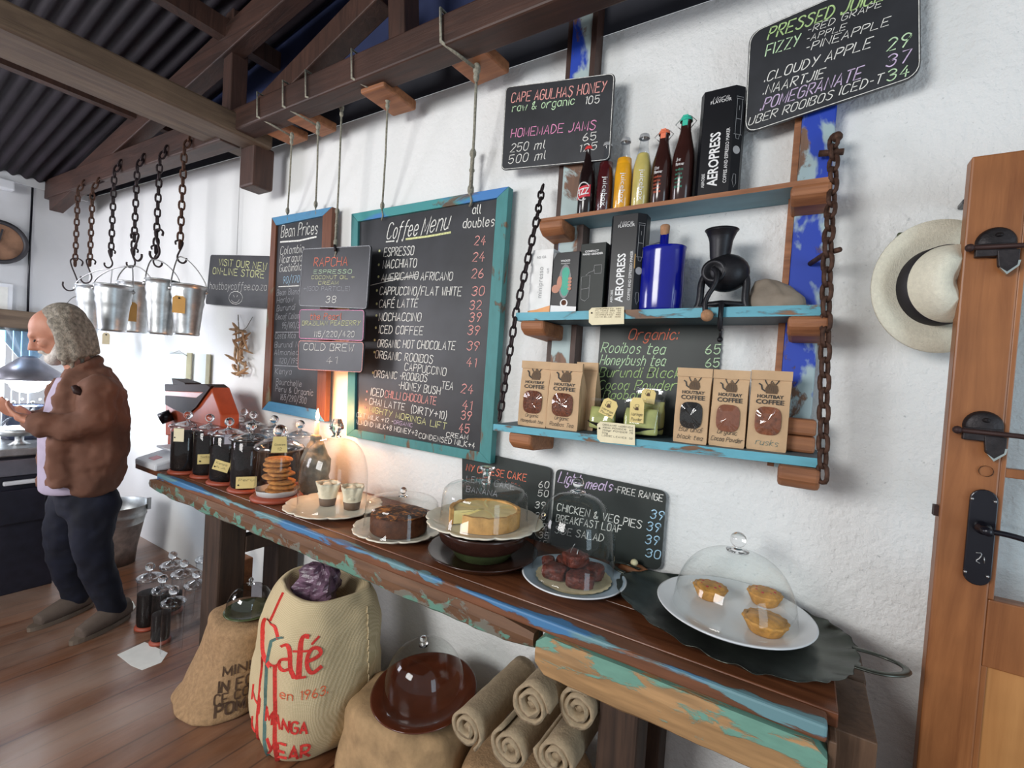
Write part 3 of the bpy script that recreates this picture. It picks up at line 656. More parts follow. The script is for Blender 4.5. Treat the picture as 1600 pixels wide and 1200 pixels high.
Y = -.14
t, m = board('chalkboard', 'small hanging chalkboard offering RAPCHA espresso, topmost of three on one rope', [(472.5, 389), (580, 383), (573, 483), (467, 478)], Y, .018, bord='chalk dim')
m.use('chalk red'); line_on(m, 'RAPCHA', '6', 335, 470, 530, 466, 50, Y, .0035)
m.use('chalk pale green'); line_on(m, 'ESPRESSO', '6', 335, 512, 555, 510, 22, Y); m.use('chalk yellow'); line_on(m, 'COCONUT OIL +', '6', 322, 543, 570, 542, 20, Y); line_on(m, 'CREAM', '6', 362, 576, 478, 574, 20, Y)
m.use('chalk dim'); line_on(m, '+(GOD PARTICLE)', '6', 275, 610, 545, 612, 24, Y); m.use('chalk white'); line_on(m, '38', '6', 405, 680, 462, 680, 38, Y); m.build('chalk_writing', t)
MB('chain dark').tube([P(523, 383, Y-.006), P(524, 392, Y-.010)], .006).build('hook', t)
t, m = board('chalkboard', 'small hanging chalkboard naming the Pearl Brazilian peaberry, middle of three', [(468, 483.6), (570, 484.4), (568, 533), (467, 529)], Y, .018, bord='chalk magenta')
m.use('chalk red'); line_on(m, 'the Pearl', '6', 312, 778, 495, 778, 36, Y); m.use('chalk yellow'); line_on(m, 'BRAZILIAN PEABERRY', '6', 268, 812, 605, 812, 26, Y); m.use('chalk white'); line_on(m, '115/220/420', '6', 335, 878, 570, 880, 32, Y); m.build('chalk_writing', t)
t, m = board('chalkboard', 'small hanging chalkboard reading COLD BREW, lowest of three above the candle', [(466.6, 532), (569, 534.6), (566, 582), (465, 577)], Y, .018, bord='chalk pink')
m.use('chalk white'); line_on(m, 'COLD BREW', '6', 275, 955, 565, 965, 40, Y, .003); line_on(m, '41', '6', 405, 1035, 470, 1035, 40, Y, .002); m.build('chalk_writing', t)

Y = -.085
t, m = board('chalkboard', 'chalkboard for honey and homemade jams fixed to the left shelf post', [(790, 136), (961, 114), (953, 250), (783, 266)], Y, .02, .008, bord='chalk white', bw=.002)
m.use('chalk pink'); line_on(m, 'CAPE AGULHAS', '3', 105, 597, 460, 560, 56, Y); line_on(m, 'HONEY', '3', 488, 555, 655, 530, 58, Y); m.use('chalk pale green'); line_on(m, 'raw & organic', '3', 112, 650, 472, 607, 46, Y); m.use('chalk white'); line_on(m, '105', '3', 535, 605, 615, 598, 44, Y)
m.use('chalk magenta'); line_on(m, 'HOMEMADE JAMS', '3', 105, 800, 595, 752, 50, Y); m.use('chalk white'); line_on(m, '250 ml', '3', 100, 885, 300, 862, 48, Y, .003, .2); line_on(m, '500 ml', '3', 90, 952, 305, 925, 48, Y, .003, .2)
line_on(m, '65', '3', 522, 820, 595, 812, 44, Y); line_on(m, '125', '3', 500, 885, 600, 868, 42, Y); m.build('chalk_writing', t)

Y = -.075
quad = [(1171, 52), (1284, -3), (1438, -66), (1439, 118), (1163, 210)]
pts = [P(a, b, Y) for a, b in quad]; t = thing('chalkboard', 'chalkboard of pressed juices cut by the top edge, above the right shelf post', 'chalkboard', sum(pts, V((0, 0, 0)))/5)
c5 = [pts[0], pts[2], pts[3], pts[4]]; MB('slate').prism(rrect(c5, .035), (0, .008, 0)).build('panel', t)
m = MB('chalk white'); border(m, c5, .035, .002, .004, Y)
m.use('chalk green'); line_on(m, 'PRESSED JUICE', '4', 108, 232, 775, 0, 68, Y, .004, .25)
m.use('chalk pale green'); line_on(m, 'FIZZY', '4', 95, 328, 290, 262, 62, Y); m.use('chalk white')
for s_, a, b, c_, d_, h_ in (('-RED GRAPE', 340, 195, 768, 38, 36), ('-APPLE', 332, 245, 560, 172, 34), ('-PINEAPPLE', 328, 302, 810, 145, 44), ('.CLOUDY APPLE', 90, 478, 705, 275, 54), ('.NAARTJIE', 82, 552, 430, 452, 52), ('UBER ROOIBOS', -5, 730, 480, 575, 46), ('ICED-T', 525, 555, 770, 480, 50)): line_on(m, s_, '4', a, b, c_, d_, h_, Y, None, .25)
m.use('chalk lilac'); line_on(m, '.POMEGRANATE', '4', 65, 645, 650, 455, 64, Y, None, .25); line_on(m, '37', '4', 795, 395, 930, 355, 68, Y); m.use('chalk pale green'); line_on(m, '29', '4', 800, 302, 930, 262, 72, Y); line_on(m, '34', '4', 800, 475, 925, 440, 62, Y)
m.build('chalk_writing', t)

def sbz(k, x):           # shelf-top height at x: 0 top, 1 middle, 2 bottom
    a, b, z0, z1 = ((-.86, .02, 2.056, 2.068), (-.89, .03, 1.708, 1.72), (-.953, .041, 1.303, 1.329))[k]
    return z0+(z1-z0)*(x-a)/(b-a)
Y = -.014
a = P(939, 500, Y); b = P(1128, 505, Y); c = P(1126, 600, Y)
t = thing('chalkboard', 'chalkboard of organic teas and cocoa standing behind the bags on the lowest shelf', 'chalkboard', (b.x-.2, Y, sbz(2, -.4)))
MB('slate green').prism([(a.x, Y, 1.70), (b.x, Y, 1.70), (b.x+.003, Y, sbz(2, b.x)), (a.x, Y, sbz(2, a.x))], (0, .008, 0)).build('panel', t)
m = MB('chalk red'); line_on(m, 'Organic:', '7', 785, 895, 1070, 895, 62, Y, .0035, .25); m.use('chalk pale green'); line_on(m, 'Rooibos tea', '7', 628, 970, 995, 980, 60, Y, .003, .25); line_on(m, 'Honeybush tea', '7', 622, 1040, 995, 1048, 58, Y, .003, .25)
m.use('chalk green'); line_on(m, 'Burundi Black', '7', 615, 1112, 1085, 1118, 58, Y, .003, .25); line_on(m, 'Cocoa Powder', '7', 610, 1185, 1060, 1190, 56, Y, .003, .25); line_on(m, 'Baobab', 'b3', 640, 160, 860, 165, 50, Y, .003, .25)
m.use('chalk pale green'); line_on(m, '65', '7', 1235, 978, 1318, 978, 54, Y, .003); line_on(m, '65', '7', 1233, 1055, 1312, 1055, 50, Y, .003); m.build('chalk_writing', t)

Y = -.02
t, m = board('chalkboard', 'chalkboard of cake prices standing on the counter behind the cheesecake dome', [(722, 701), (861, 731), (852, 871), (722, 845)], Y, .022, mat='slate green')
m.use('chalk red'); line_on(m, 'NY CHEESE CAKE', 'b2', 1222, 578, 1568, 640, 40, Y, .0035); m.use('chalk white')
for s_, a, b in (('60', 265, 675), ('50', 262, 727), ('39', 245, 795), ('38', 245, 858), ('39', 248, 918), ('35', 265, 970), ('45', 255, 1020)): line_on(m, s_, 'b3', a, b, a+58, b+5, 38, Y, .003)
m.use('chalk dim'); line_on(m, 'LEMON CAKE', 'b2', 1222, 640, 1500, 690, 34, Y); line_on(m, 'BANANA', 'b2', 1222, 700, 1400, 730, 34, Y); m.build('chalk_writing', t)
t, m = board('chalkboard', 'chalkboard of light meals standing on the counter behind the brownie dome', [(869, 732), (1041, 768), (1032, 891), (858, 866)], Y-.004, .024, mat='slate green')
Y -= .004
m.use('chalk lilac'); line_on(m, 'Light', 'b3', 378, 645, 505, 668, 66, Y, .004, .3); line_on(m, 'meals', 'b3', 535, 680, 690, 698, 56, Y, .004, .3); m.use('chalk white'); line_on(m, '-FREE RANGE', 'b3', 705, 702, 985, 758, 38, Y, .003)
line_on(m, 'CHICKEN & VEG PIES', 'b3', 372, 808, 862, 916, 44, Y, .0032); line_on(m, 'BREAKFAST LOAF', 'b3', 366, 872, 745, 940, 42, Y, .0032); line_on(m, 'SIDE SALAD', 'b3', 360, 940, 640, 992, 42, Y, .0032)
m.use('chalk blue')
for a, b in ((915, 855), (895, 925), (885, 1000)): line_on(m, '39', 'b3', a, b, a+75, b+12, 52, Y, .0035)
line_on(m, '30', 'b3', 885, 1078, 970, 1092, 50, Y, .0035); m.build('chalk_writing', t)

# ================================================================== ROPES
for (u, v, ue, ve, yb, lb) in ((456, 213, 449, 335, -.06, 'leftmost grey rope, tied to the left corner of the bean prices board'), (497, 197, 493, 325, -.06, 'grey rope tied to the right part of the bean prices board'),
                               (534, 168, 524, 385, -.14, 'knotted grey rope that carries the three small hanging boards'), (606, 155, 597, 328, -.055, 'grey rope tied to the left part of the coffee menu board'),
                               (745, 108, 735, 304, -.055, 'rightmost and thickest grey rope, tied to the right part of the coffee menu board')):
    th = .0045 if u < 700 else .0058
    k_ = P(u, v, -.18); e = P(ue, ve, yb); f = V((k_.x-.06, -.335, 2.67)); 
    mb = MB('rope').tube([V((f.x, -.20, 2.79)), V((f.x, -.335, 2.79)), f+V((.01, 0, -.0)), k_], th*1.15, 7)
    mb.tube([k_, (k_+e)/2+V((.004, 0, 0)), e], th, 7)
    mb.sphere(k_, th*2.6, sz=1.9, n=10).sphere(k_-V((0, 0, .03)), th*2.1, sz=1.6, n=10).sphere(e+V((0, 0, .02)), th*2.4, sz=1.8, n=10)
    if u in (534, 745): mb.tube([e+V((0, 0, .16)), e], th*1.5, 7); mb.sphere(e+V((0, 0, .17)), th*2.5, sz=1.5, n=10).sphere(e+V((0, 0, .10)), th*2.1, n=10)
    mb.tube([e, e+V((.012, -.004, -.03)), e+V((0, .0, -.05))], th*.8, 6)
    solo(mb, 'rope', lb, 'rope', loc=k_, group='ropes holding the boards')

# ================================================================== SHELF UNIT
su = thing('hanging_shelf', 'three-tier wall shelf of weathered turquoise boards on peeling blue posts', 'shelf', (-.45, 0, 1.3))
pl = [P(843, 400, -.05), P(873, 400, -.05), P(867, 35, -.05), P(902, 35, -.05)]
mb = MB('left post paint').box((-.815, -.055, 1.30), (-.735, -.025, 2.85)); mb.build('post', su, bevel=.003)
MB('beam wood z').box((-.735, -.06, 1.30), (-.715, -.001, 2.85)).box((-.835, -.05, 1.30), (-.815, -.001, 2.85)).build('post_batten', su)
mb = MB('blue post').box((-.060, -.055, 1.27), (.022, -.001, 2.44)); mb.build('post', su, bevel=.004)
MB('offcut wood').box((-.078, -.045, 1.27), (-.061, -.001, 2.44)).build('post_batten', su)
def shelf(k, x0, x1, d, th, face, under):
    z0, z1 = sbz(k, x0), sbz(k, x1); mb = MB(face)
    nseg = 24; rr = []
    for i in range(nseg+1):
        x = x0+(x1-x0)*i/nseg; z = z0+(z1-z0)*i/nseg; w1_ = .003*noise.noise(V((x*9, k, 0)))
        rr.append([V((x, -d+w1_, z-th)), V((x, -d+w1_, z)), V((x, -.001, z)), V((x, -.001, z-th))])
    for i in range(nseg):
        a, b = rr[i], rr[i+1]
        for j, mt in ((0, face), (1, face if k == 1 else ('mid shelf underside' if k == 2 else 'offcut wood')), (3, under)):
            mb.use(mt); mb.add([a[j], b[j], b[(j+1) % 4], a[(j+1) % 4]], [(0, 1, 2, 3)])
    mb.use(face).add(rr[0], [(0, 1, 2, 3)]); mb.add(rr[-1], [(3, 2, 1, 0)]); return mb.build('shelf_board', su)
shelf(0, -.855, .018, .135, .014, 'offcut wood', 'shelf underside')
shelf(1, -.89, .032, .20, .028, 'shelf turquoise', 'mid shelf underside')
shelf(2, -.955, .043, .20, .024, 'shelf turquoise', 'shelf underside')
for (k, x, d) in ((0, -.80, .16), (0, -.025, .15), (1, -.82, .21), (1, -.005, .215), (2, -.85, .19), (2, -.0, .22)):
    z = sbz(k, x)-(.014, .028, .024)[k]-.001; hh = .05 if k < 2 else .06
    MB('offcut wood').prism([(x-.045, -d, z), (x-.045, -.002, z), (x-.045, -.002, z-hh-.01), (x-.045, -d+.03, z-hh), (x-.045, -d, z-hh*.6)], (.095, 0, 0)).build('bracket', su, bevel=.01)
# chains of the shelf
def p3(u, v, y): return P(u, v, y)
mb = chain(MB('chain dark'), [p3(848, 290, -.07), p3(838, 345, -.15), p3(806, 490, -.2), p3(780, 656, -.2)], .034, .0042)
solo(mb, 'rusty_chain', 'thin dark chain tying the three shelf boards together at their left ends', 'chain')
mb = chain(MB('chain rust'), [p3(1303, 212, -.075), p3(1302, 275, -.12), p3(1294, 380, -.2), p3(1291, 478, -.215), p3(1288, 600, -.215), p3(1285, 752, -.215)], .038, .0058)
mb.tube([p3(1280, 240, -.075), p3(1318, 237, -.085)], .009, 8).tube([p3(1266, 412, -.06), p3(1290, 396, -.15), p3(1312, 390, -.2)], .007, 8).sphere(p3(1308, 214, -.08), .014, n=10)
solo(mb, 'rusty_chain', 'rusty chain with two nails hanging down the right end of the wall shelf', 'chain')

# ---- top shelf
def bottle(u, vt, vb, wpx, y, liquid, fillf, label, cap, prn=None, swing=False, glassy=False):
    a = P(u, vt, y); x = P(u, vb, y).x; z0 = sbz(0, x); h = a.z-z0; r = rad(u, vb-20, a, wpx); c = V((x, y, z0))
    t = thing('drink_bottle', label, 'bottle', c, 'drink bottles on the top shelf')
    pr = [(0, .001), (r*.9, .001), (r, .006), (r, h*.52), (r*.93, h*.60), (r*.70, h*.72), (r*.50, h*.83), (r*.44, h*.94), (r*.50, h*.95), (r*.50, h*.96)]
    if glassy:
        MB('jar glass').lathe(pr, c, 24).build('glass', t); f = fillf*h
        ip = [(max(0, q[0]-.0015), q[1]+.001) for q in pr if q[1] < f]; lr = ip[-1][0]*(.9 if fillf > .6 else 1)
        MB(liquid).lathe(ip+[(lr, f), (0, f)], c, 24).build('juice', t)
    else: MB(liquid).lathe(pr, c, 24).build('glass', t)
    MB(cap).lathe([(r*.58, h*.945), (r*.57, h*.965), (r*.48, h*.995), (r*.3, h), (0, h)], c, 20).build('cap', t)
    if swing:
        MB('wire').tube([c+V((-r*.45, 0, h*.87)), c+V((-r*.95, -.004, h*.93)), c+V((-r*.5, 0, h*.99)), c+V((r*.5, 0, h*.99)), c+V((r*.95, -.004, h*.93)), c+V((r*.45, 0, h*.87))], .0015, 5).build('swing_wire', t)
        MB(cap).box(c+V((-.008, -r*.5, h*.88)), c+V((.008, -r*.42, h*1.0))).build('seal_strip', t)
    if prn: prn(t, c, r, h)
    return t
def cyl(c, r, a0=-PI/2-.05):
    def f(p):                                           # wrap a flat print round the bottle
        a = a0+(p.x-c.x)/r; return V((c.x+(r+.0006)*math.cos(a), c.y+(r+.0006)*math.sin(a), p.z))
    return f
def prn_juice(t, c, r, h):
    m = MB('print white'); f = cyl(c, r); printed(m, 'juicebox', V((c.x+.009, 0, c.z+h*.50)), (0, 0, -1), (1, 0, 0), h*.40, .020, None)
    m.v = [f(V((c.x+(p.x-c.x)-.009, 0, p.z))) for p in m.v]; m.build('printed_name', t)
def prn_fizz(t, c, r, h):
    f = cyl(c, r); m = MB('print white')
    ring = [f(V((c.x+.025*math.cos(k*PI/12), 0, c.z+h*.34+.031*math.sin(k*PI/12)))) for k in range(2, 21)]
    for a, b in zip(ring, ring[1:]): m.tube([a, b], .0022, 5)
    m.use('print red'); q = [f(V((c.x+dx*.026, 0, c.z+h*(.255+.16*j)+dx*.004))) for j in (0, 1) for dx in (-1, -.5, 0, .5, 1)]
    m.add([p+(p-V((c.x, c.y, p.z)))*.04 for p in q], [(i, i+1, i+6, i+5) for i in range(4)])
    m.use('print white'); printed(m, 'FIZZ', V((c.x-.022, 0, c.z+h*.275)), (1, 0, .15), (0, 0, 1), .044, .023, lambda p: (lambda g: g+(g-V((c.x, c.y, g.z)))*.10)(f(p)), .0006); m.build('printed_name', t)
def prn_tonic(cn):
    def g(t, c, r, h):
        f = cyl(c, r*.98); m = MB('print white'); printed(m, 'Uber', V((c.x-.016, 0, c.z+h*.46)), (1, 0, 0), (0, 0, 1), .018, .011, f); printed(m, 'Flavour', V((c.x-.016, 0, c.z+h*.41)), (1, 0, 0), (0, 0, 1), .028, .010, f, .0004)
        m.use(cn)
        for k, s_ in enumerate(('rooibos', 'iced tea', 'with real', 'honey', 'taste')): printed(m, s_, V((c.x-.016, 0, c.z+h*(.355-.048*k))), (1, 0, 0), (0, 0, 1), .026-.003*(k % 2), .0075, f)
        m.build('printed_name', t)
    return g
bottle(915, 231, 327, 26, -.075, 'cola', 1, 'dark fizz bottle with a red cap and round red logo, first on the top shelf', 'cap red', prn_fizz)
bottle(943, 225, 322, 25, -.075, 'berry juice', .72, 'bottle of dark red juice beside the fizz bottle', 'cap silver', prn_juice, glassy=True)
bottle(971, 218, 319, 27, -.075, 'orange juice', .72, 'bottle of bright orange juice on the top shelf', 'cap silver', prn_juice, glassy=True)
bottle(1000, 212, 315, 28, -.075, 'apple juice', .74, 'bottle of pale yellow juice on the top shelf', 'cap silver', prn_juice, glassy=True)
bottle(1031, 206, 311, 30, -.075, 'tonic brown', 1, 'brown swing-top bottle with orange lettering and orange seal', 'cap orange', prn_tonic('print orange'), True)
bottle(1064, 185, 306, 33, -.075, 'tonic brown', 1, 'tallest brown swing-top bottle with green lettering and green seal', 'cap green', prn_tonic('print green'), True)

def tall_box(u0, u1, vt, vb, y, k, label, dep=.085):
    a = P(u0, (vt+vb)/2, y); b = P(u1, (vt+vb)/2, y); w_ = b.x-a.x; z0 = sbz(k, (a.x+b.x)/2); h = P((u0+u1)/2, vt, y).z-z0
    c = V(((a.x+b.x)/2, y+dep/2, z0)); t = thing('tall_coffee_maker_box', label, 'box', c)
    x0, x1 = a.x, b.x; ch = .022
    poly = [(x0, y+ch, z0), (x0+ch*.6, y, z0), (x1-ch, y, z0), (x1, y+ch, z0), (x1, y+dep-ch, z0), (x1-ch, y+dep, z0), (x0+ch, y+dep, z0), (x0, y+dep-ch, z0)]
    MB('black card').prism(poly, (0, 0, h)).build('carton', t, bevel=.001)
    m = MB('print white'); W = w_-1.6*ch; yy = y-.0008
    printed(m, 'AEROPRESS', V((x0+ch*.6+W*.62, yy, z0+h*.10)), (0, 0, 1), (-1, 0, 0), h*.50, W*.34, None, .0005)
    printed(m, 'COFFEE AND ESPRESSO MAKER', V((x0+ch*.6+W*.90, yy, z0+h*.12)), (0, 0, 1), (-1, 0, 0), h*.50, W*.11)
    printed(m, 'AEROBIE', V((x0+ch*.6+W*.20, yy, z0+h*.10)), (0, 0, 1), (-1, 0, 0), h*.13, W*.10)
    write(m, 'More', V((x0+ch+W*.18, yy, z0+h*.895)), (1, 0, 0), (0, 0, 1), .012, W*.5, .0008, slant=.4); printed(m, 'FLAVOUR', V((x0+ch+W*.12, yy, z0+h*.868)), (1, 0, 0), (0, 0, 1), W*.66, .009)
    m.use('print grey'); ox = x0+ch*.6+W+.004; e = V((ch, ch, 0)).normalized(); N = V((e.y, -e.x, 0))
    def q(a_, b_): return V((x1-ch, y, 0))+e*(.004+a_*.022)+V((0, 0, z0+h*b_))+N*.0008
    for pts in ([(0, .90), (1, .90), (1, .88), (0, .88), (0, .90)], [(.1, .88), (.1, .56), (.9, .56), (.9, .88)], [(.1, .70), (.9, .70)], [(-.1, .56), (1.1, .56)], [(.2, .56), (.3, .52), (.7, .52), (.8, .56)], [(.5, .82), (.5, .78)], [(.3, .20), (.2, .14), (.5, .08), (.8, .12), (.7, .2), (.3, .2)]):
        ribbon(m, [q(*p) for p in pts], .0012, N)
    m.lathe([(0, 0), (.012, 0)], q(.5, .42), 16, q=N.to_track_quat('Z', 'Y')); m.build('printing', t)
    return t
tall_box(1089, 1157, 139, 300, -.105, 0, 'tall black coffee maker box at the right end of the top shelf')
tall_box(948, 1003, 335, 480, -.155, 1, 'tall black coffee maker box on the middle shelf beside the blue flask')

# ---- middle shelf
def carton(u0, u1, vt, vb, y, dep, mat, side, name, label, prn=None, k=1, rot=0):
    a = P(u0, (vt+vb)/2, y); b = P(u1, (vt+vb)/2, y); z0 = sbz(k, (a.x+b.x)/2); h = P((u0+u1)/2, vt, y).z-z0
    t = thing(name, label, 'box', ((a.x+b.x)/2, y+dep/2, z0))
    m = MB(mat).box((a.x, y, z0), (b.x, y+dep, z0+h)); m.build('carton', t, bevel=.0012)
    if prn: m = MB('print white'); prn(m, a.x, b.x-a.x, y-.0012, z0, h); m.build('printing', t)
    return t
def pr1(m, x, w, y, z, h):
    m.use('orange card'); m.add([(x, y, z+.001), (x+w, y, z+.001), (x+w, y, z+h*.13), (x+w*.4, y, z+h*.07), (x, y, z+h*.05)], [(0, 1, 2, 3, 4)])
    m.use('print grey'); printed(m, 'minipresso', V((x+w*.66, y, z+h*.25)), (0, 0, 1), (-1, 0, 0), h*.48, w*.26); printed(m, 'GR', V((x+w*.85, y, z+h*.62)), (0, 0, 1), (-1, 0, 0), h*.09, w*.08); printed(m, 'NS GR', V((x+w*.28, y, z+h*.86)), (1, 0, 0), (0, 0, 1), w*.42, h*.04)
def pr2(m, x, w, y, z, h):
    m.use('print white'); m.add([(x, y, z+.001), (x+w, y, z+.001), (x+w, y, z+h*.10), (x, y, z+h*.13)], [(0, 1, 2, 3)])
    m.use('steel card'); m.add([(x, y, z+h*.88), (x+w*.14, y, z+h), (x, y, z+h)], [(0, 1, 2)]); m.use('print white'); printed(m, 'WACACO', V((x+w*.3, y, z+h*.84)), (1, 0, 0), (0, 0, 1), w*.36, h*.035, None, .0003); printed(m, 'nanopresso', V((x+w*.32, y, z+h*.80)), (1, 0, 0), (0, 0, 1), w*.34, h*.02)
    def el(cx, cz, rx, rz, mt, o=0, n=18): m.use(mt); m.add([(x+w*(cx+rx*math.cos(2*PI*i/n)), y-o, z+h*(cz+rz*math.sin(2*PI*i/n))) for i in range(n)], [tuple(range(n))])
    el(.5, .52, .24, .28, 'steel card'); el(.52, .66, .15, .09, 'print green', .0004); el(.52, .42, .16, .14, 'print green', .0005); m.use('print green'); m.box((x+w*.40, y-.0008, z+h*.40), (x+w*.64, y-.0002, z+h*.68))
    el(.16, .40, .16, .07, 'skin', .0002); el(.30, .50, .10, .11, 'skin', .0009)
    for k in range(4): el(.70, .56-.055*k, .075, .024, 'skin', .0010)
    el(.52, .16, .15, .07, 'print white', .0003); el(.52, .17, .10, .045, 'choc cake', .0006)
def pr3(m, x, w, y, z, h):
    m.use('print white'); printed(m, 'COMPACT', V((x+w*.18, y, z+h*.87)), (1, 0, 0), (0, 0, 1), w*.55, h*.03, None, .0004); printed(m, 'HAND GRINDER', V((x+w*.10, y, z+h*.83)), (1, 0, 0), (0, 0, 1), w*.8, h*.03, None, .0004)
    m.use('print grey')
    for pts in ([(.14, .20), (.10, .52), (.45, .54), (.45, .22), (.30, .17), (.14, .20)], [(.12, .34), (.45, .36)], [(.28, .54), (.40, .58), (.58, .60), (.60, .68), (.88, .68), (.88, .56), (.62, .56), (.60, .62)]): ribbon(m, [V((x+w*a, y, z+h*b)) for a, b in pts], .0011, (0, -1, 0))
carton(828, 862, 390, 483, -.155, .06, 'white card', 'white card', 'minipresso_box', 'white box with an orange foot, leftmost on the middle shelf', pr1)
MB_ = carton(863, 903, 394, 481, -.165, .06, 'black card', 'black card side', 'espresso_maker_box', 'dark box picturing a hand holding a green espresso maker', pr2)
carton(905, 944, 380, 480, -.155, .06, 'grey card', 'black card', 'hand_grinder_box', 'dark green-black box with a line drawing of a hand grinder', pr3)
# blue flask
x = P(1031, 470, -.11).x; z = sbz(1, x); c = V((x, -.11, z)); t = thing('enamel_flask', 'cobalt blue enamel flask with a corked neck on the middle shelf', 'flask', c)
h = P(1031, 388, -.11).z-z; r = rad(1031, 430, P(1031, 430, -.11), 73)
MB('enamel blue').lathe([(0, .001), (r*.93, .001), (r*.97, .012), (r*.97, h*.5), (r*.96, h*.92), (r*1.0, h*.985), (r*.97, h), (r*.6, h*1.02), (.014, h*1.05), (.0135, h*1.21), (0, h*1.21)], c, 48, sx=1, sy=.72).build('body', t)
MB('cork').lathe([(.011, h*1.19), (.014, h*1.22), (.015, h*1.33), (.012, h*1.35), (0, h*1.35)], c, 16).build('cork', t)
MB('wire').tube([c+V((-.006, 0, h*1.1)), c+V((-r*.7, -.02, h*1.03)), c+V((-r*.98, -.03, h*.9))], .0015, 5).use('kraft tag').box(c+V((-r*1.06, -.05, h*.66)), c+V((-r*1.04, -.02, h*.88))).build('string_tag', t)
# cast iron mill
y = -.135; zb = sbz(1, -.22); c = V((-.222, y, zb)); t = thing('coffee_mill', 'black cast iron hand mill with a flared hopper, clamped to the middle shelf', 'coffee mill', c)
H = lambda v: P(1130, v, y).z
MB('cast iron').lathe([(.025, H(408)-zb), (.028, H(400)-zb), (.032, H(378)-zb), (.039, H(365)-zb), (.047, H(360)-zb), (.044, H(361)-zb), (.030, H(378)-zb), (.024, H(405)-zb)], c+V((-.016, 0, 0)), 32).build('hopper', t)
zc = H(425); m = MB('cast iron'); m.sphere(V((c.x+.004, y, zc-.004)), .060, 1.06, .85, .92, 24); m.lathe([(.026, -.03), (.034, -.005), (.034, .004), (.024, .006), (.018, -.004), (0, -.006)], V((c.x-.022, y-.045, zc-.006)), 24, q=Quaternion((1, 0, 0), PI/2)); m.build('grinding_body', t)
m = MB('cast iron')
for sx in (-1, 1):
    m.tube(smoothpts([V((c.x+sx*.050, y, zc)), V((c.x+sx*.062, y-.005, zc-.03)), V((c.x+sx*.060, y-.01, zb+.03)), V((c.x+sx*.067, y-.01, zb+.005))], 2), .0105, 8)
m.box((c.x-.072, y-.025, zb+.0005), (c.x+.072, y+.02, zb+.009)); m.tube([V((c.x-.06, y-.01, zb+.014)), V((c.x, y-.01, zb+.02)), V((c.x+.06, y-.01, zb+.014))], .009, 8); m.build('stand', t)
m = MB('cast iron').tube(smoothpts([V((c.x-.022, y-.055, zc)), V((c.x-.01, y-.065, zc-.012)), V((c.x-.008, y-.072, zc-.045)), V((c.x-.035, y-.078, zb+.02)), V((c.x-.030, y-.082, zb-.02))], 2), .0075, 8); m.build('crank', t)
m2_ = MB('cork').sphere(V((c.x-.024, y-.088, zb-.026)), .017, n=16); m2_.build('crank_knob', t)
m = MB('cast iron').tube([V((c.x+.008, y-.02, zb+.012)), V((c.x+.010, -.214, zb+.010)), V((c.x+.010, -.214, zb-.06)), V((c.x+.010, -.19, zb-.062))], .007, 8); m.tube([V((c.x+.010, -.193, zb-.09)), V((c.x+.010, -.193, zb-.035))], .004, 8); m.sphere(V((c.x+.010, -.193, zb-.09)), .008, n=10); m.build('clamp', t)
def blob(mb, c, rings, pw=2.0, n=40, amp=.02, fr=4, rot=0, seed=0, sub=5, ripple=0):
    """rings (z, rx, ry, ox, oy) smoothed into a lumpy body"""
    cs = [V((a[1], a[2], a[0])) for a in rings]; os_ = [V((a[3], a[4], 0)) if len(a) > 3 else V((0, 0, 0)) for a in rings]; out = []
    k = len(cs)
    def cr(p, i, t):
        p0, p1, p2, p3_ = p[max(i-1, 0)], p[i], p[min(i+1, k-1)], p[min(i+2, k-1)]
        return .5*((2*p1)+(-p0+p2)*t+(2*p0-5*p1+4*p2-p3_)*t*t+(-p0+3*p1-3*p2+p3_)*t**3)
    for i in range(k-1):
        for j in range(sub if i < k-2 else sub+1):
            t = j/sub; s_ = cr(cs, i, t); o = cr(os_, i, t); rg = []
            for q in range(n):
                a = 2*PI*q/n; ca, sa = math.cos(a), math.sin(a); e = 2/pw
                p = V((math.copysign(abs(ca)**e, ca)*max(s_.x, .0005), math.copysign(abs(sa)**e, sa)*max(s_.y, .0005), 0))
                w_ = V((p.x, p.y, s_.z))
                d = noise.noise(w_*fr+V((seed, seed*2, 0)))*amp+noise.noise(w_*fr*3+V((seed, 0, 5)))*amp*.4
                if ripple: d += ripple*math.sin(a*9+s_.z*20+seed)*min(1, s_.x*8)
                p = p*(1+d/max(.03, p.length)) if p.length > .001 else p
                p = qz(rot)@p; rg.append(V(c)+o+p+V((0, 0, s_.z+d*.3)))
            out.append(rg)
    mb.rings(out); return mb
c = V((-.085, -.10, sbz(1, -.08))); m = blob(MB('stone'), c, [(.0, .068, .038), (.008, .080, .05), (.045, .068, .045, -.004, 0), (.084, .030, .03, -.022, 0), (.092, .004, .004, -.026, 0)], 2.2, 36, .014, 16, seed=3)
solo(m, 'stone', 'brown grey rock lying at the right end of the middle shelf', 'stone', loc=c)
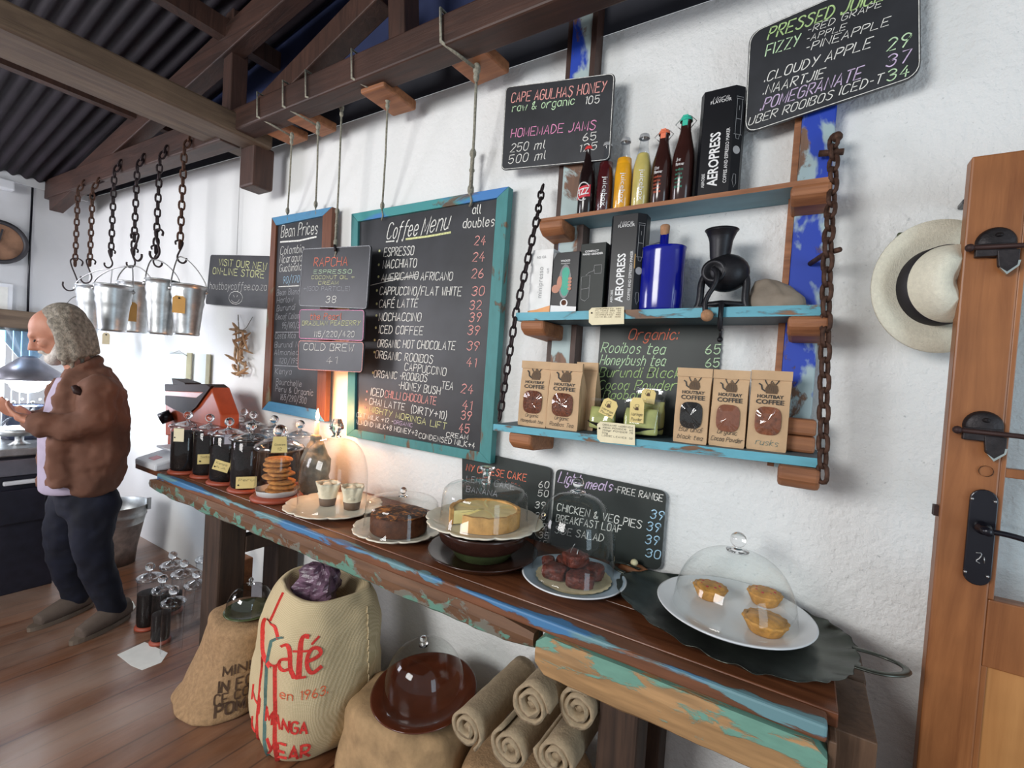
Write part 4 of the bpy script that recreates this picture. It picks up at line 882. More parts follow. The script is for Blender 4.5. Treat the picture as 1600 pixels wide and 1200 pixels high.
# hanging price tag of the middle shelf
def card(mb, u0, v0, u1, v1, y, skew=(0, 0), mat='cream tag'):
    a, b, c_, d = P(u0, v0, y), P(u1, v0+skew[0], y), P(u1, v1+skew[0], y), P(u0, v1, y); e = (b-a)*.09; f = (d-a)*.16
    for q in (a, b, c_, d): q.y = y
    mb.use(mat).prism([a+e, b, c_, d+e, d-f, a+f], (0, .0012, 0)); return a, b, c_, d
m = MB(); a, b, c_, d = card(m, 920, 481, 975, 508, -.207, (-2, 0)); m.use('print brown')
for k in range(5): write(m, ('AEROPRESS  680', 'FILTERS 350  50', 'MINI HAND MILL 1150', 'MINIPRESSO  950', 'NANO BLUE  1200')[k], a+(b-a)*.2+V((0, -.001, -.006-.0065*k)), (1, 0, 0), (0, 0, 1), .0035, (b-a).length*.72, .0006)
m.use('print black').sphere(a+(b-a)*.1+V((0, -.001, -.017)), .003, n=8); solo(m, 'price_tag', 'cream price tag hanging on the middle shelf edge below the coffee maker boxes', 'price tag')

# ---- bottom shelf: coffee bags
def kettle(m, O, s, f=lambda p: p):
    """kettle emblem, O its base centre"""
    def q(a, b): return f(O+V((a*s, 0, b*s)))
    m.use('print brown')
    body = [(-.30, 0), (-.36, .28), (-.26, .52), (-.05, .66), (.12, .64), (.30, .48), (.36, .22), (.30, 0)]
    m.add([q(*p) for p in body], [tuple(range(len(body)))])
    m.use('print black'); N = (0, -1, 0); ribbon(m, [q(-.33, .12), q(-.52, .25), q(-.58, .5), q(-.70, .58)], s*.09, N)
    ribbon(m, smoothpts([q(-.26, .55), q(-.44, .88), q(-.28, 1.12), (q(.1, 1.16)), q(.40, 1.08), q(.38, .85), q(.22, .58)], 2), s*.06, N)
    ribbon(m, [q(-.08, .66), q(-.02, .78), q(.06, .66)], s*.06, N)
    for k in range(5): ribbon(m, [q(-.24+.12*k, .06), q(-.20+.1*k, .5)], s*.018, N)
def coffee_bag(u0, u1, vt, vb, y, dep, label, fill=None, lines=(), printed_=True, shade='kraft bag'):
    vm = (vt+vb)/2; a = P(u0, vm, y); b = P(u1, vm, y); w_ = b.x-a.x; cx = (a.x+b.x)/2; z0 = sbz(2, cx); h = P((u0+u1)/2, vt, y).z-z0
    c = V((cx, y+dep/2, z0)); t = thing('coffee_bag', label, 'coffee bag', c, 'kraft paper bags on the lowest shelf')
    tops = .87; m = MB(shade); rg = []
    for (f, sy, sx) in ((0.0, 1, .97), (.03, 1, 1), (.35, 1.0, 1.0), (.62, .80, .99), (.80, .38, 1.0), (tops, .12, 1.02), (.90, .10, 1.02)):
        r_ = []
        for (px_, py_) in ((-1, -1), (-.5, -1.04), (0, -1.06), (.5, -1.04), (1, -1), (1.0, -.5), (.90 if f > .2 else 1, 0), (1.0, .5), (1, 1), (.5, 1), (0, 1), (-.5, 1), (-1, 1), (-1.0, .5), (-.90 if f > .2 else -1, 0), (-1.0, -.5)):
            yy = py_*dep/2*sy; r_.append(c+V((px_*w_/2*sx+.0015*noise.noise(V((px_*3, f*8, u0))), yy-(1-sy)*dep*.30+.002*noise.noise(V((px_*4, f*9, u0+3))), f*h)))
        rg.append(r_)
    m.rings(rg, smooth=False); m.box(c+V((-w_*.52, -dep*.40, h*.885)), c+V((w_*.52, -dep*.26, h))); m.build('paper', t)
    if not printed_: return t
    def fz(f):   # front face depth at height f
        pts = [(0, 1), (.35, 1), (.62, .80), (.80, .38), (.87, .12), (1, .1)]
        for (f0, s0), (f1, s1) in zip(pts, pts[1:]):
            if f <= f1: s_ = s0+(s1-s0)*(f-f0)/(f1-f0); break
        return -s_*dep/2*1.06-(1-s_)*dep*.30-.0022
    def mp_(p): return V((p.x, c.y+fz(max(0, (p.z-z0)/h)), p.z))
    m = MB('print brown'); kettle(m, V((cx+w_*.03, 0, z0+h*.715)), w_*.46, mp_); m.use('print black')
    printed(m, 'HOUTBAY', V((cx-w_*.32, 0, z0+h*.655)), (1, 0, 0), (0, 0, 1), w_*.66, h*.045, mp_, .0003); m.use('print black'); printed(m, 'COFFEE', V((cx-w_*.34, 0, z0+h*.580)), (1, 0, 0), (0, 0, 1), w_*.70, h*.060, mp_, .0003)
    for (s_, zz, hh, ww, mt) in lines:
        m.use(mt); write(m, s_, V((cx-w_*ww/2, 0, z0+h*zz)), (1, 0, 0), (0, 0, 1), h*hh, w_*ww, .0011, mapf=mp_, slant=.25)
    m.build('printing', t)
    if fill:
        n_ = 28; rim = []
        for i in range(n_):
            a_ = 2*PI*i/n_; ca, sa = math.cos(a_), math.sin(a_); rim.append((math.copysign(abs(ca)**.6, ca)*w_*.33, math.copysign(abs(sa)**.6, sa)*h*.175))
        cz = z0+h*.375; mw = MB(fill); vs = [mp_(V((cx, 0, cz)))+V((0, -.006, 0))]
        for s_, o in ((.55, -.005), (1, -.0006)): vs += [mp_(V((cx+p[0]*s_, 0, cz+p[1]*s_)))+V((0, o, 0)) for p in rim]
        fs = [(0, 1+i, 1+(i+1) % n_) for i in range(n_)]+[(1+i, 1+n_+i, 1+n_+(i+1) % n_, 1+(i+1) % n_) for i in range(n_)]
        mw.add(vs, fs, True); wo = mw.build('window_contents', t)
        mw = MB('bag film'); vv = [p+V((0, -.002+.0022*noise.noise(V((i*.7, u0, 1))), 0)) for i, p in enumerate(vs)]; mw.add(vv, fs, False); mw.build('clear_window', t)
    return t
PB = 'print black'
coffee_bag(898, 930, 566, 665, -.10, .06, 'plain side of a brown paper bag tucked behind the left pair of bags', printed_=False)
coffee_bag(812, 856, 564, 664, -.16, .065, 'brown paper bag of organic honeybush tea, leftmost on the lowest shelf', 'rooibos', (('Organic', .145, .05, .45, PB), ('Honeybush tea', .06, .05, .78, PB)))
coffee_bag(856, 905, 567, 671, -.165, .075, 'brown paper bag of organic rooibos tea, second from the left', 'rooibos', (('Organic', .145, .06, .45, PB), ('Rooibos Tea', .05, .06, .75, PB)))
coffee_bag(1055, 1108, 575, 693, -.165, .06, 'brown paper bag of Burundi black tea right of the green powder bags', 'black tea', (('Burundi', .155, .07, .66, PB), ('black tea', .055, .06, .74, PB)))
coffee_bag(1111, 1167, 578, 700, -.160, .06, 'brown paper bag of organic cocoa powder between the black tea and the rusks', 'cocoa', (('Organic', .165, .06, .55, PB), ('Cocoa Powder', .07, .06, .88, PB)))
coffee_bag(1170, 1233, 579, 709, -.155, .065, 'brown paper bag of rusks, rightmost on the lowest shelf', 'rusks', (('rusks', .07, .075, .55, 'sack teal'),))
c = V((-.87, -.06, sbz(2, -.87))); solo(blob(MB('dark stone'), c, [(0, .03, .03), (.01, .045, .04), (.05, .042, .04), (.078, .02, .02), (.084, .003, .003)], 2.1, 24, .006, 14, seed=9), 'stone', 'dark reddish stone behind the leftmost bag on the lowest shelf', 'stone', loc=c)
for k in range(2):
    z = sbz(2, .0)+.047*k+.0005; solo(MB('offcut wood').box((-.038, -.12, z), (.035, -.06, z+.045)), 'wood_block', ('lower of two small wood blocks beside the rusks bag', 'upper of two small wood blocks beside the rusks bag')[k], 'wood block', bevel=.008)
# tray with powder pouches
zs = sbz(2, -.5); tc_ = P(975, 655, -.125); c = V((tc_.x, -.115, zs)); t = thing('metal_tray', 'shallow dark metal tray holding the green powder pouches', 'tray', c)
MB('old iron').lathe([(0, .004), (.07, .004), (.08, .010), (.125, .032), (.128, .035), (.124, .035), (.078, .014), (0, .008)], c, 36, sy=.62).build('dish', t)
def pouch(u, vt, vb, w_, y, z0, label, rot=0, tag=(), tall=1):
    b = P(u, vb, y); z = z0; h = (P(u, vt, y).z-z); c = V((b.x, y, z)); t = thing('powder_pouch', label, 'pouch', c, 'moringa powder pouches on the tray')
    q = qz(rot)
    MB('moringa').v
    m = MB('moringa'); blob(m, c, [(0, w_*.42, .014), (.006, w_*.47, .020), (h*.35, w_*.48, .019), (h*.62, w_*.46, .012), (h*.70, w_*.44, .004), (h*.71, w_*.40, .001)], 2.6, 28, .003, 30, rot, seed=u); m.build('powder', t)
    m = MB('bag film'); blob(m, c, [(0, w_*.46, .018), (.004, w_*.50, .0235), (h*.35, w_*.51, .022), (h*.7, w_*.50, .012), (h*.86, w_*.50, .003), (h, w_*.51, .001)], 2.6, 28, .0015, 20, rot, seed=u); m.build('clear_bag', t)
    if tag:
        (tu, tv, tw, th, an, ln) = tag; yy = y-.03; p = P(tu, tv, yy); s_ = (P(tu+.5, tv, yy)-P(tu-.5, tv, yy)).length; W, HH = tw*s_, th*s_; qq = Quaternion((0, 1, 0), an)
        def g(a_, b_): return p+qq@V((a_*W, 0, b_*HH))
        m = MB('yellow tag').prism([g(-.3, .5), g(.3, .5), g(.5, .3), g(.5, -.5), g(-.5, -.5), g(-.5, .3)], (0, .0012, 0)); m.use('print brown')
        m.v += []; kettle(m, p+V((0, -.001, 0)), W*.35); m.use('print black')
        for k, s2 in enumerate(ln): write(m, s2, g(-.38, -.22-.2*k)+V((0, -.0015, 0)), qq@V((1, 0, 0)), qq@V((0, 0, 1)), HH*.12, W*.76, .0008)
        m.build('tag', t)
    return t
pouch(1014, 606, 660, .100, -.085, zs+.012, 'green powder pouch standing at the back of the tray', .0, (1013, 619, 22, 22, .1, ()))
pouch(941, 622, 656, .098, -.135, zs+.012, 'green powder pouch leaning on the left of the tray with a tilted yellow tag', -.15, (951, 637, 24, 26, .35, ('Moringa', 'Powder')))
pouch(1001, 622, 666, .110, -.145, zs+.012, 'green powder pouch at the front of the tray with an upright yellow tag', .05, (995, 641, 22, 39, -.03, ('Moringa', 'Powder')))
m = MB(); a, b, c_, d = card(m, 933, 658, 992, 690, -.208, (6, 0)); m.use('print black'); X_ = (b-a).normalized()
for k in range(5): write(m, ('ORGANIC MORINGA', '100ml POWDER  60', '250gr POWDER 75', '50g', 'LOOSE LEAVES  50')[k], a+(b-a)*.16+V((0, -.001, -.0115-.0085*k)), X_, (0, 0, 1), .005, (b-a).length*(.8 if k != 3 else .15), .0007)
m.sphere(a+(b-a)*.08+V((0, -.001, -.022)), .003, n=8); solo(m, 'price_tag', 'cream price tag for the green powder on the lowest shelf edge', 'price tag')

# ================================================================== HAT AND DOOR
hc = P(1481, 452, -.05); t = thing('straw_hat', 'cream straw hat with a black band hung on the wall behind the door edge', 'hat', hc)
R1 = (P(1481, 352, -.05).z-P(1481, 556, -.05).z)/2; qh = Quaternion((1, 0, 0), PI/2)@Quaternion((0, 1, 0), .0)
qh = Quaternion((0, 0, 1), .36)@Quaternion((1, 0, 0), PI/2)
hc2 = V((hc.x-.028, -.080, hc.z))
MB('straw').lathe([(R1*.55, .0), (R1*.75, .002), (R1*.95, .012), (R1, .016), (R1*.995, .020), (R1*.74, .008), (R1*.55, .006)], hc2, 64, q=qh, sx=.93).build('brim', t)
MB('hat band').lathe([(R1*.60, .004), (R1*.59, .046), (R1*.57, .047)], hc2, 56, q=qh, sx=.93, sy=.98).build('hat_band', t)
cr_ = MB('straw'); rg = []
for (r_, z_, pin) in ((.585, .0, 0), (.58, .045, 0), (.55, .080, .03), (.48, .105, .10), (.36, .118, .20), (.20, .112, .2), (.02, .094, 0)):
    ring = []
    for i in range(56):
        a_ = 2*PI*i/56; rr = r_*R1*(1-pin*abs(math.sin(a_))**4); zz = z_-(.022*max(0, 1-abs(math.cos(a_)*r_*3.2))*(1 if r_ < .5 else 0)); ring.append(hc2+qh@V((rr*.93*math.cos(a_)*1.0, rr*math.sin(a_)*.98, zz)))
    rg.append(ring)
cr_.rings(rg); cr_.build('crown', t)
pg = P(1410, 374, -.01); solo(MB('pottery green').box(pg-V((.015, .03, .012)), pg+V((.09, .009, .012))), 'coat_peg', 'dark green peg board end showing above the hat brim', 'peg', bevel=.004)
pg = P(1509, 318, -.03); solo(MB('black metal').box(pg-V((.01, .02, .006)), pg+V((.012, .029, .006))), 'hook', 'small black hook on the wall beside the top of the door', 'hook', bevel=.003)
DY = -.185; x0 = P(1515, 245, DY).x; xb = P(1437, 1190, DY).x; x0 = (x0+xb)/2; zt_ = P(1515, 245, DY).z; xs1 = P(1576, 600, DY).x
d1 = thing('door_leaf', 'orange-brown half-glazed wooden door folded back against the wall at the right edge', 'door', (x0, DY, .02))
d1['kind'] = 'structure'
del d1['label'], d1['category']; d1.name = 'door_1'; ORG['door_1'] = V((x0, DY, .02))
WD = .80; dt = .042
MB('door wood').box((x0, DY, .02), (xs1, DY+dt, zt_)).box((x0+WD-.11, DY, .02), (x0+WD, DY+dt, zt_)).build('stile', d1, bevel=.004)
zr = P(1580, 945, DY).z; 
MB('door wood').box((xs1, DY, zr-.15), (x0+WD-.11, DY+dt, zr)).box((xs1, DY, zt_-.12), (x0+WD-.11, DY+dt, zt_)).box((xs1, DY, .02), (x0+WD-.11, DY+dt, .22)).build('rail', d1, bevel=.003)
zm = P(1590, 742, DY).z; MB('door wood').box((xs1, DY+.008, zm-.010), (x0+WD-.11, DY+.034, zm+.010)).box((xs1, DY+.004, zr), (xs1+.010, DY+.036, zt_-.12)).box((xs1-.001, DY+.004, .22), (xs1+.010, DY+.036, zr-.15)).build('glazing_bar', d1, bevel=.002)
MB('pane glass').box((xs1, DY+.019, zr), (x0+WD-.11, DY+.022, zt_-.12)).build('pane', d1)
MB('door panel').box((xs1, DY+.012, .22), (x0+WD-.11, DY+.03, zr-.15)).build('door_panel', d1)
def D(u, v, o=0): return P(u, v, DY-o)
def latch(v, u, tail):
    c = D(u, v-6, .004); s_ = .0013*1.45; m = MB('old iron'); R2 = .034
    q = Quaternion((1, 0, 0), PI/2)
    m.lathe([(0, .012), (.02, .012), (R2-.004, .008), (R2, .0), (R2, -.004)], c, 28, q=q)
    lk = D(u, v-6, .018)
    m.box(c+V((-R2, -.014, -R2*.95)), c+V((R2*.9, .002, -.004))); m.prism([c+V((.0, -.016, -.02)), c+V((.036, -.016, -.02)), c+V((.036, -.016, -.055)), c+V((.018, -.016, -.072)), c+V((.004, -.016, -.055))], (0, .012, 0)); m.sphere(c+V((.002, -.01, .014)), .008, sz=.7, n=10)
    m.build('latch_plate', d1, bevel=.002)
    m = MB('rod iron').tube([c+V((-.045, -.016, -.012)), c+V((.05, -.018, -.014)), c+V((.16, -.018, -.022))], .0055, 8); m.sphere(c+V((-.045, -.016, -.012)), .009, n=10); m.build('latch_rod', d1)
    m = MB('polished steel').prism([c+V((.006, -.0165, -.058)), c+V((.018, -.0165, -.074)), c+V((.036, -.0165, -.056)), c+V((.038, -.0165, -.044)), c+V((.034, -.0165, -.044)), c+V((.033, -.0165, -.054)), c+V((.018, -.0165, -.068))], (0, .010, 0)); m.build('latch_edge', d1)
latch(385, 1556, 0); latch(672, 1536, 0)
MB('old iron').lathe([(0, -.001), (.012, -.001), (.012, .004)], D(1540, 736), 16, q=Quaternion((1, 0, 0), PI/2)).build('keyhole_plug', d1)
a = D(1512, 766); b = D(1550, 910); xc = (a.x+b.x)/2; hw = .023
zt2, zb2 = D(1535, 764).z, D(1525, 913).z
m = MB('black metal'); pp = [V((xc+hw*math.cos(t_), DY-.008, zt2-hw+hw*math.sin(t_))) for t_ in [PI*k/10 for k in range(11)]]+[V((xc-hw*math.cos(t_), DY-.008, zb2+hw-hw*math.sin(t_))) for t_ in [PI*k/10 for k in range(11)]]
m.prism(pp, (0, .008, 0)); m.build('handle_plate', d1, bevel=.002)
m = MB('black metal').lathe([(.014, 0), (.014, .012), (.009, .02), (.009, .045), (0, .045)], V((xc, DY-.008, D(1530, 822).z)), 20, q=Quaternion((1, 0, 0), PI/2)); pz = D(1530, 822).z; m.tube(smoothpts([V((xc, DY-.045, pz)), V((xc+.03, DY-.05, pz+.002)), V((xc+.08, DY-.05, pz-.008)), V((xc+.13, DY-.05, pz-.02))], 2), .006, 8); m.build('lever', d1)
m = MB('wire')
for (u, v) in ((1519, 779), (1555, 784), (1508, 893), (1543, 901)): m.sphere(D(u, v, .009), .0035, n=8)
kz = D(1530, 870).z; m.tube(smoothpts([V((xc-.006, DY-.0095, kz+.01)), V((xc+.004, DY-.0095, kz+.012)), V((xc+.002, DY-.0095, kz)), V((xc-.006, DY-.0095, kz-.008)), V((xc+.002, DY-.0095, kz-.012))], 1), .0012, 5).tube([V((xc+.008, DY-.0095, kz+.004)), V((xc+.009, DY-.0095, kz-.01))], .0012, 5); m.build('screw', d1)
m = MB('rod iron').box(D(1468, 800)-V((.008, -.01, .012)), D(1468, 800)+V((.004, .03, .012))); m.build('bolt', d1)

# ================================================================== COUNTER TABLE
T = .85
tb = thing('counter_table', 'long rustic counter of reclaimed wood with peeling blue and green edges', 'counter', (-1.3, -.26, 0))
m = MB('tabletop wood')
for (y0, y1) in ((-.462, -.31), (-.308, -.155), (-.153, -.012)): m.box((-2.80, y0, T-.032), (.105, y1, T))
m.build('tabletop', tb, bevel=.003)
m = MB('edge blue'); m.box((-2.82, -.520, T-.036), (.085, -.464, T-.001)); m.build('edge_plank', tb, bevel=.006)
MB('tabletop wood').box((-3.35, -.32, T-.03), (-2.805, -.012, T-.001)).build('side_plank', tb, bevel=.004)
def apron(mat, x0, x1, yf, th, z0, z1, rag, seed, nm='apron_board'):
    n_ = 70; rg = []
    for i in range(n_+1):
        x = x0+(x1-x0)*i/n_; e = noise.noise(V((x*7, seed, 0)))*rag+noise.noise(V((x*23, seed, 3)))*rag*.5; e2 = noise.noise(V((x*5, seed, 9)))*.004
        endf = min(1, min(i, n_-i)/3); zm_ = (z0+z1)/2; hh = (.6+.4*endf)
        def zz(z): return zm_+(z-zm_)*hh
        rg.append([V((x, yf+e2, zz(z1))), V((x, yf-.004+e2*1.6, zz(z0+(z1-z0)*.6))), V((x, yf+e2, zz(z0)+e+.010)), V((x, yf+.012, zz(z0)+e)), V((x, yf+th, zz(z0)+e)), V((x, yf+th, zz(z1)))])
    return MB(mat).rings(rg, smooth=False).build(nm, tb)
apron('apron old', -2.92, -.572, -.512, .055, .738, .812, .012, 1)
apron('apron new', -.556, .088, -.528, .05, .700, .812, .006, 2)
def leg(x, y, w_, d_, mat='leg wood', z1=.80):
    MB(mat).box((x-w_/2, y-d_/2, 0), (x+w_/2, y+d_/2, z1)).build('leg', tb, bevel=.01)
leg(-2.36, -.40, .15, .13); leg(-2.36, -.10, .14, .12); leg(-.365, -.33, .11, .12); leg(-.34, -.10, .08, .1)
MB('end wood').box((.089, -.505, 0), (.103, -.30, .815)).box((.092, -.43, 0), (.175, -.20, .80)).build('leg', tb, bevel=.003)
MB('end wood').box((.106, -.19, 0), (.178, -.05, .80)).build('leg', tb, bevel=.004)
MB('leg wood').box((-2.34, -.34, .52), (-2.28, -.10, .60)).box((-2.40, -.14, .735), (.1, -.10, .80)).build('stretcher', tb, bevel=.004)

# ---- glass jars
jh = .25
def jar(loc, r, label, fill, fmat='coffee beans', tag=None, base=True, z0=0, h=jh, group='glass coffee jars on the counter'):
    c = V(loc); t = thing('glass_jar', label, 'jar', c, group)
    if base: MB('terracotta').lathe([(0, .001), (r*1.10, .001), (r*1.13, .008), (r*1.02, .018), (0, .018)], c, 32).build('base', t)
    MB('jar glass').lathe([(r*.94, .018), (r, .03), (r, h*.93), (r*.94, h*.96), (r*1.0, h*.985)], c, 36).build('glass_body', t)
    if fill: MB(fmat).lathe([(0, .019), (r*.90, .019), (r*.955, .035), (r*.955, h*fill), (r*.5, h*fill+.006), (0, h*fill+.008)], c, 32).build('contents', t)
    m = MB('lid glass').lathe([(r*.9, h*.955), (r*1.10, h*.965), (r*1.15, h*.985), (r*1.14, h*1.005), (r*1.08, h*1.02), (r*.95, h*1.012), (r*.6, h*1.06), (r*.22, h*1.09), (.008, h*1.10)], c, 36); m.build('lid', t)
    k_ = MB('knob glass').sphere(c+V((0, 0, h*1.10+.030)), .022, n=16).lathe([(.010, h*1.085), (.008, h*1.12)], c, 12); k_.build('knob', t)
    if tag:
        (an, zz, w_, hh, tilt, mt, txt) = tag; d = V((math.cos(an), math.sin(an), 0)); s_ = V((-d.y, d.x, 0)); qq = Quaternion(d, tilt); o = c+d*(r+.004)+V((0, 0, zz))
        def g(a_, b_): return o+qq@(s_*(a_*w_)+V((0, 0, b_*hh)))
        m = MB(mt).prism([g(-.5, -.5), g(.5, -.5), g(.5, .5), g(-.5, .5)], d*.001); m.use('print black')
        for k, s2 in enumerate(txt): write(m, s2, g(-.38, .12-.38*k)+d*.002, qq@s_, qq@V((0, 0, 1)), hh*.22, w_*.7, .0009, N=d)
        m.sphere(g(-.38, -.2)+d*.001, .004, n=8); m.build('tag', t)
    return t
fa = math.atan2(-1.63+.4, 2.5)      # towards the viewer's side of the counter
def face(c): return math.atan2(CAM.y-c[1], CAM.x-c[0])
for (x, y, r, f, lb, tg) in ((-2.76, -.41, .062, .86, 'tall glass jar of dark coffee at the left end of the front row', (face((-2.76, -.41))-.5, .21, .05, .07, 0, 'cream tag', ())),
                             (-2.60, -.38, .058, .80, 'glass jar of dark coffee with an upright yellow tag, second in the front row', (face((-2.6, -.38)), .105, .09, .05, 0, 'yellow tag', ('Sidamo',))),
                             (-2.42, -.375, .066, .72, 'glass jar of coffee with a tilted yellow tag, third in the front row', (face((-2.42, -.375))-.3, .10, .07, .05, -.3, 'yellow tag', ('Kenya', 'AA'))),
                             (-2.225, -.375, .066, .78, 'glass jar of coffee with a low yellow tag, beside the cookie jar', (face((-2.225, -.375))-.1, .055, .085, .055, 0, 'yellow tag', ('Peru',)))):
    jar((x, y, T), r*1.2, lb, f, tag=tg)
for i, (x, y) in enumerate(((-2.80, -.095), (-2.64, -.13), (-2.42, -.14), (-2.19, -.14))):
    jar((x, y, T), .060, ('glass jar at the left end of the back row, beside the orange machine', 'glass jar in the back row, second from the left', 'glass jar in the back row, below the dried garland', 'glass jar at the right end of the back row, below the bean prices board', '')[i], .7)
# cookie jar
c = V((-2.005, -.365, T)); r = .098; t = thing('cookie_jar', 'wide glass jar of stacked golden cookies on a red base', 'jar', c)
MB('terracotta').lathe([(0, .001), (r*1.10, .001), (r*1.14, .010), (r*1.02, .022), (0, .022)], c, 40).build('base', t)
MB('jar glass').lathe([(r*.96, .022), (r*.98, .04), (r*.90, .20), (r*.88, .215), (r*.98, .228)], c, 40).build('glass_body', t)
MB('lid glass').lathe([(r*.9, .222), (r*1.06, .228), (r*1.08, .238), (r*1.0, .250), (r*.5, .275), (.02, .282)], c, 40).build('lid', t)
MB('knob glass').sphere(c+V((0, 0, .31)), .029, n=20).lathe([(.012, .28), (.012, .292)], c, 12).build('knob', t)
f_ = face(c); d = V((math.cos(f_), math.sin(f_), 0)); s_ = V((-d.y, d.x, 0))
o = c+d*r*.80+s_*.0+V((0, 0, .283)); m = MB('yellow tag').prism([o+s_*.032+V((0, 0, -.05))+d*.045, o-s_*.032+V((0, 0, -.05))+d*.045, o-s_*.026+V((0, 0, .012))-d*.005, o+s_*.026+V((0, 0, .012))-d*.005], d*.001)
m.use('print black'); U_ = (V((0, 0, .062))-d*.05).normalized(); write(m, 'Cookies', o+V((0, 0, -.022))+d*.024-s_*.02+d*.002, s_, U_, .008, .042, .001, N=d); write(m, '12', o+V((0, 0, -.040))+d*.040-s_*.008+d*.002, s_, U_, .012, .016, .0012, N=d); m.build('tag', t)
m = MB('paper white').lathe([(0, .024), (r*.86, .024), (r*.93, .048)], c, 24, mod=lambda a, r_, z: 1+.05*math.sin(a*7)*(z > .04)); m.build('paper_liner', t)
random.seed(5)
z = .028
for k in range(8):
    off = V((random.uniform(-.018, .018), random.uniform(-.018, .018), 0)); cc = c+off+V((0, 0, z))
    m = MB('cookie'); blob(m, cc, [(0, .045, .045), (.004, .056, .056), (.012, .056, .056), (.017, .040, .040), (.018, .002, .002)], 2, 28, .008, 26, seed=k)
    solo(m, 'cookie', ('lowest', 'second lowest', 'third lowest', 'fourth', 'fifth', 'sixth', 'seventh', 'topmost')[k]+(' golden cookie stacked in the wide glass jar' if k in (0, 7) else ' golden cookie from the bottom of the stack in the wide glass jar' if k > 2 else ' golden cookie of the stack in the wide glass jar'), 'cookie', loc=cc, group='cookies stacked in the jar'); z += .0205

# ---- scalloped plates, domes and cakes
def splate(c, r, label, mat='porcelain cream', name='scalloped_plate', sc=True, tilt=None):
    m = MB(mat); md = (lambda a, rr, z: 1+(.060*abs(math.sin(a*4))**.55+.022*abs(math.sin(a*12))-.055)*max(0, rr/r-.66)/.34) if sc else None
    m.lathe([(0, .004), (r*.5, .004), (r*.55, .0), (r*.60, .0), (r*.62, .005), (r*.85, .010), (r, .022), (r*1.005, .025), (r*.99, .027), (r*.84, .016), (r*.70, .011), (r*.66, .009), (0, .009)], c, 144, mod=md, q=tilt)
    return solo(m, name, label, 'plate', loc=c)
def dome(c, r, h, label, style='bell', knob='ball', kh=.05, mat='thin glass', tilt=None, kr=.018):
    t = thing('glass_dome', label, 'glass dome', c, 'glass domes'); del t['group']
    if style == 'bell': pr = [(r*1.02, .0), (r, .004), (r, h*.35)]+[(r*(math.cos(a)**.62), h*.35+h*.63*math.sin(a)) for a in [k*PI/2/12 for k in range(1, 12)]]+[(.012, h*.985)]
    elif style == 'half': pr = [(r*1.02, .0), (r, .004)]+[(r*(math.cos(a)**.72), h*math.sin(a)) for a in [k*PI/2/14 for k in range(1, 14)]]+[(.012, h)]
    else: pr = [(r*1.02, .0), (r, .004), (r*.97, h*.72), (r*.94, h*.84), (r*.86, h*.93), (r*.6, h*.975), (.012, h)]
    MB(mat).lathe(pr, c, 64, q=tilt).build('glass_bell', t)
    k = MB('knob glass'); tp = lambda z: c+(tilt@V((0, 0, z)) if tilt else V((0, 0, z)))
    if knob == 'ball':
        k.lathe([(0, h*.99), (kr*1.35, h+.001), (kr*1.4, h+.004), (kr*.5, h+.008), (kr*.42, h+.014)], c, 20, q=tilt); k.sphere(tp(h+.012+kr), kr, n=20)
    elif knob == 'flat': k.lathe([(0, h), (.016, h), (.013, h+.01), (.013, h+kh*.7), (.020, h+kh*.85), (.027, h+kh*.93), (.027, h+kh), (0, h+kh)], c, 24, q=tilt)
    else:
        k.lathe([(0, h), (.022, h+.002), (.012, h+.012), (.018, h+.024), (.030, h+.038), (.030, h+.05), (.018, h+kh), (0, h+kh)], c, 12, q=tilt, smooth=False)
    k.build('knob', t); return t
# 1 cupcakes
c1 = V((-1.69, -.298, T)); splate(c1, .200, 'cream scalloped plate under the tall cupcake dome')
dome(c1+V((-.012, 0, .014)), .142, .300, 'tall bell-shaped glass dome over two cupcakes beside the candle', 'bell', 'fancy', .08)
for k, (u, v) in enumerate(((508, 786), (546, 792))):
    p = G(u, v, T+.02)+V((0, .012, 0)); p.z = T+.0105; t = thing('cupcake', ('left cupcake with pale icing in the tall dome', 'right cupcake with pale icing in the tall dome')[k], 'cupcake', p, 'cupcakes under the tall dome')
    MB('cup brown').lathe([(0, 0), (.032, 0), (.038, .036), (0, .036)], p, 24).build('cup', t)
    m = MB('icing'); m.lathe([(.038, .034), (.041, .06), (.047, .088), (.049, .10), (.045, .094), (.037, .06)], p, 48, mod=lambda a, r_, z: 1+.10*math.sin(a*4+k)*(z > .05)+.10*math.sin(a*9+k)*(z > .08)); blob(m, p+V((0, 0, .036)), [(0, .034, .034), (.02, .036, .036), (.05, .026, .026), (.064, .004, .004)], 2, 24, .010, 40, seed=k); m.build('icing', t)
# candle on a wax-crusted bottle
cb = G(498, 777, T); cb = V((-2.02, -.165, T)); t = thing('candle_holder', 'wax-crusted bottle holding a burning candle, behind the tall dome', 'candle', cb)
blob(MB('wax crust'), cb, [(0, .060, .060), (.01, .066, .066), (.12, .070, .070), (.19, .055, .055), (.235, .030, .030), (.27, .022, .022), (.275, .004, .004)], 2, 40, .010, 24, seed=4, ripple=.003).build('waxy_bottle', t)
MB('wax').lathe([(.012, .268), (.011, .335), (.009, .34), (0, .337)], cb, 16).build('candle_stick', t)
MB('print black').tube([cb+V((0, 0, .335)), cb+V((.001, 0, .348))], .0012, 5).build('wick', t)
MB('flame').lathe([(0, .342), (.006, .350), (.009, .362), (.007, .380), (.003, .396), (0, .405)], cb, 14).build('flame', t)
point('candle_flame_light', cb+V((.0, -.0, .372)), 5.0, (1, .42, .16), .03)
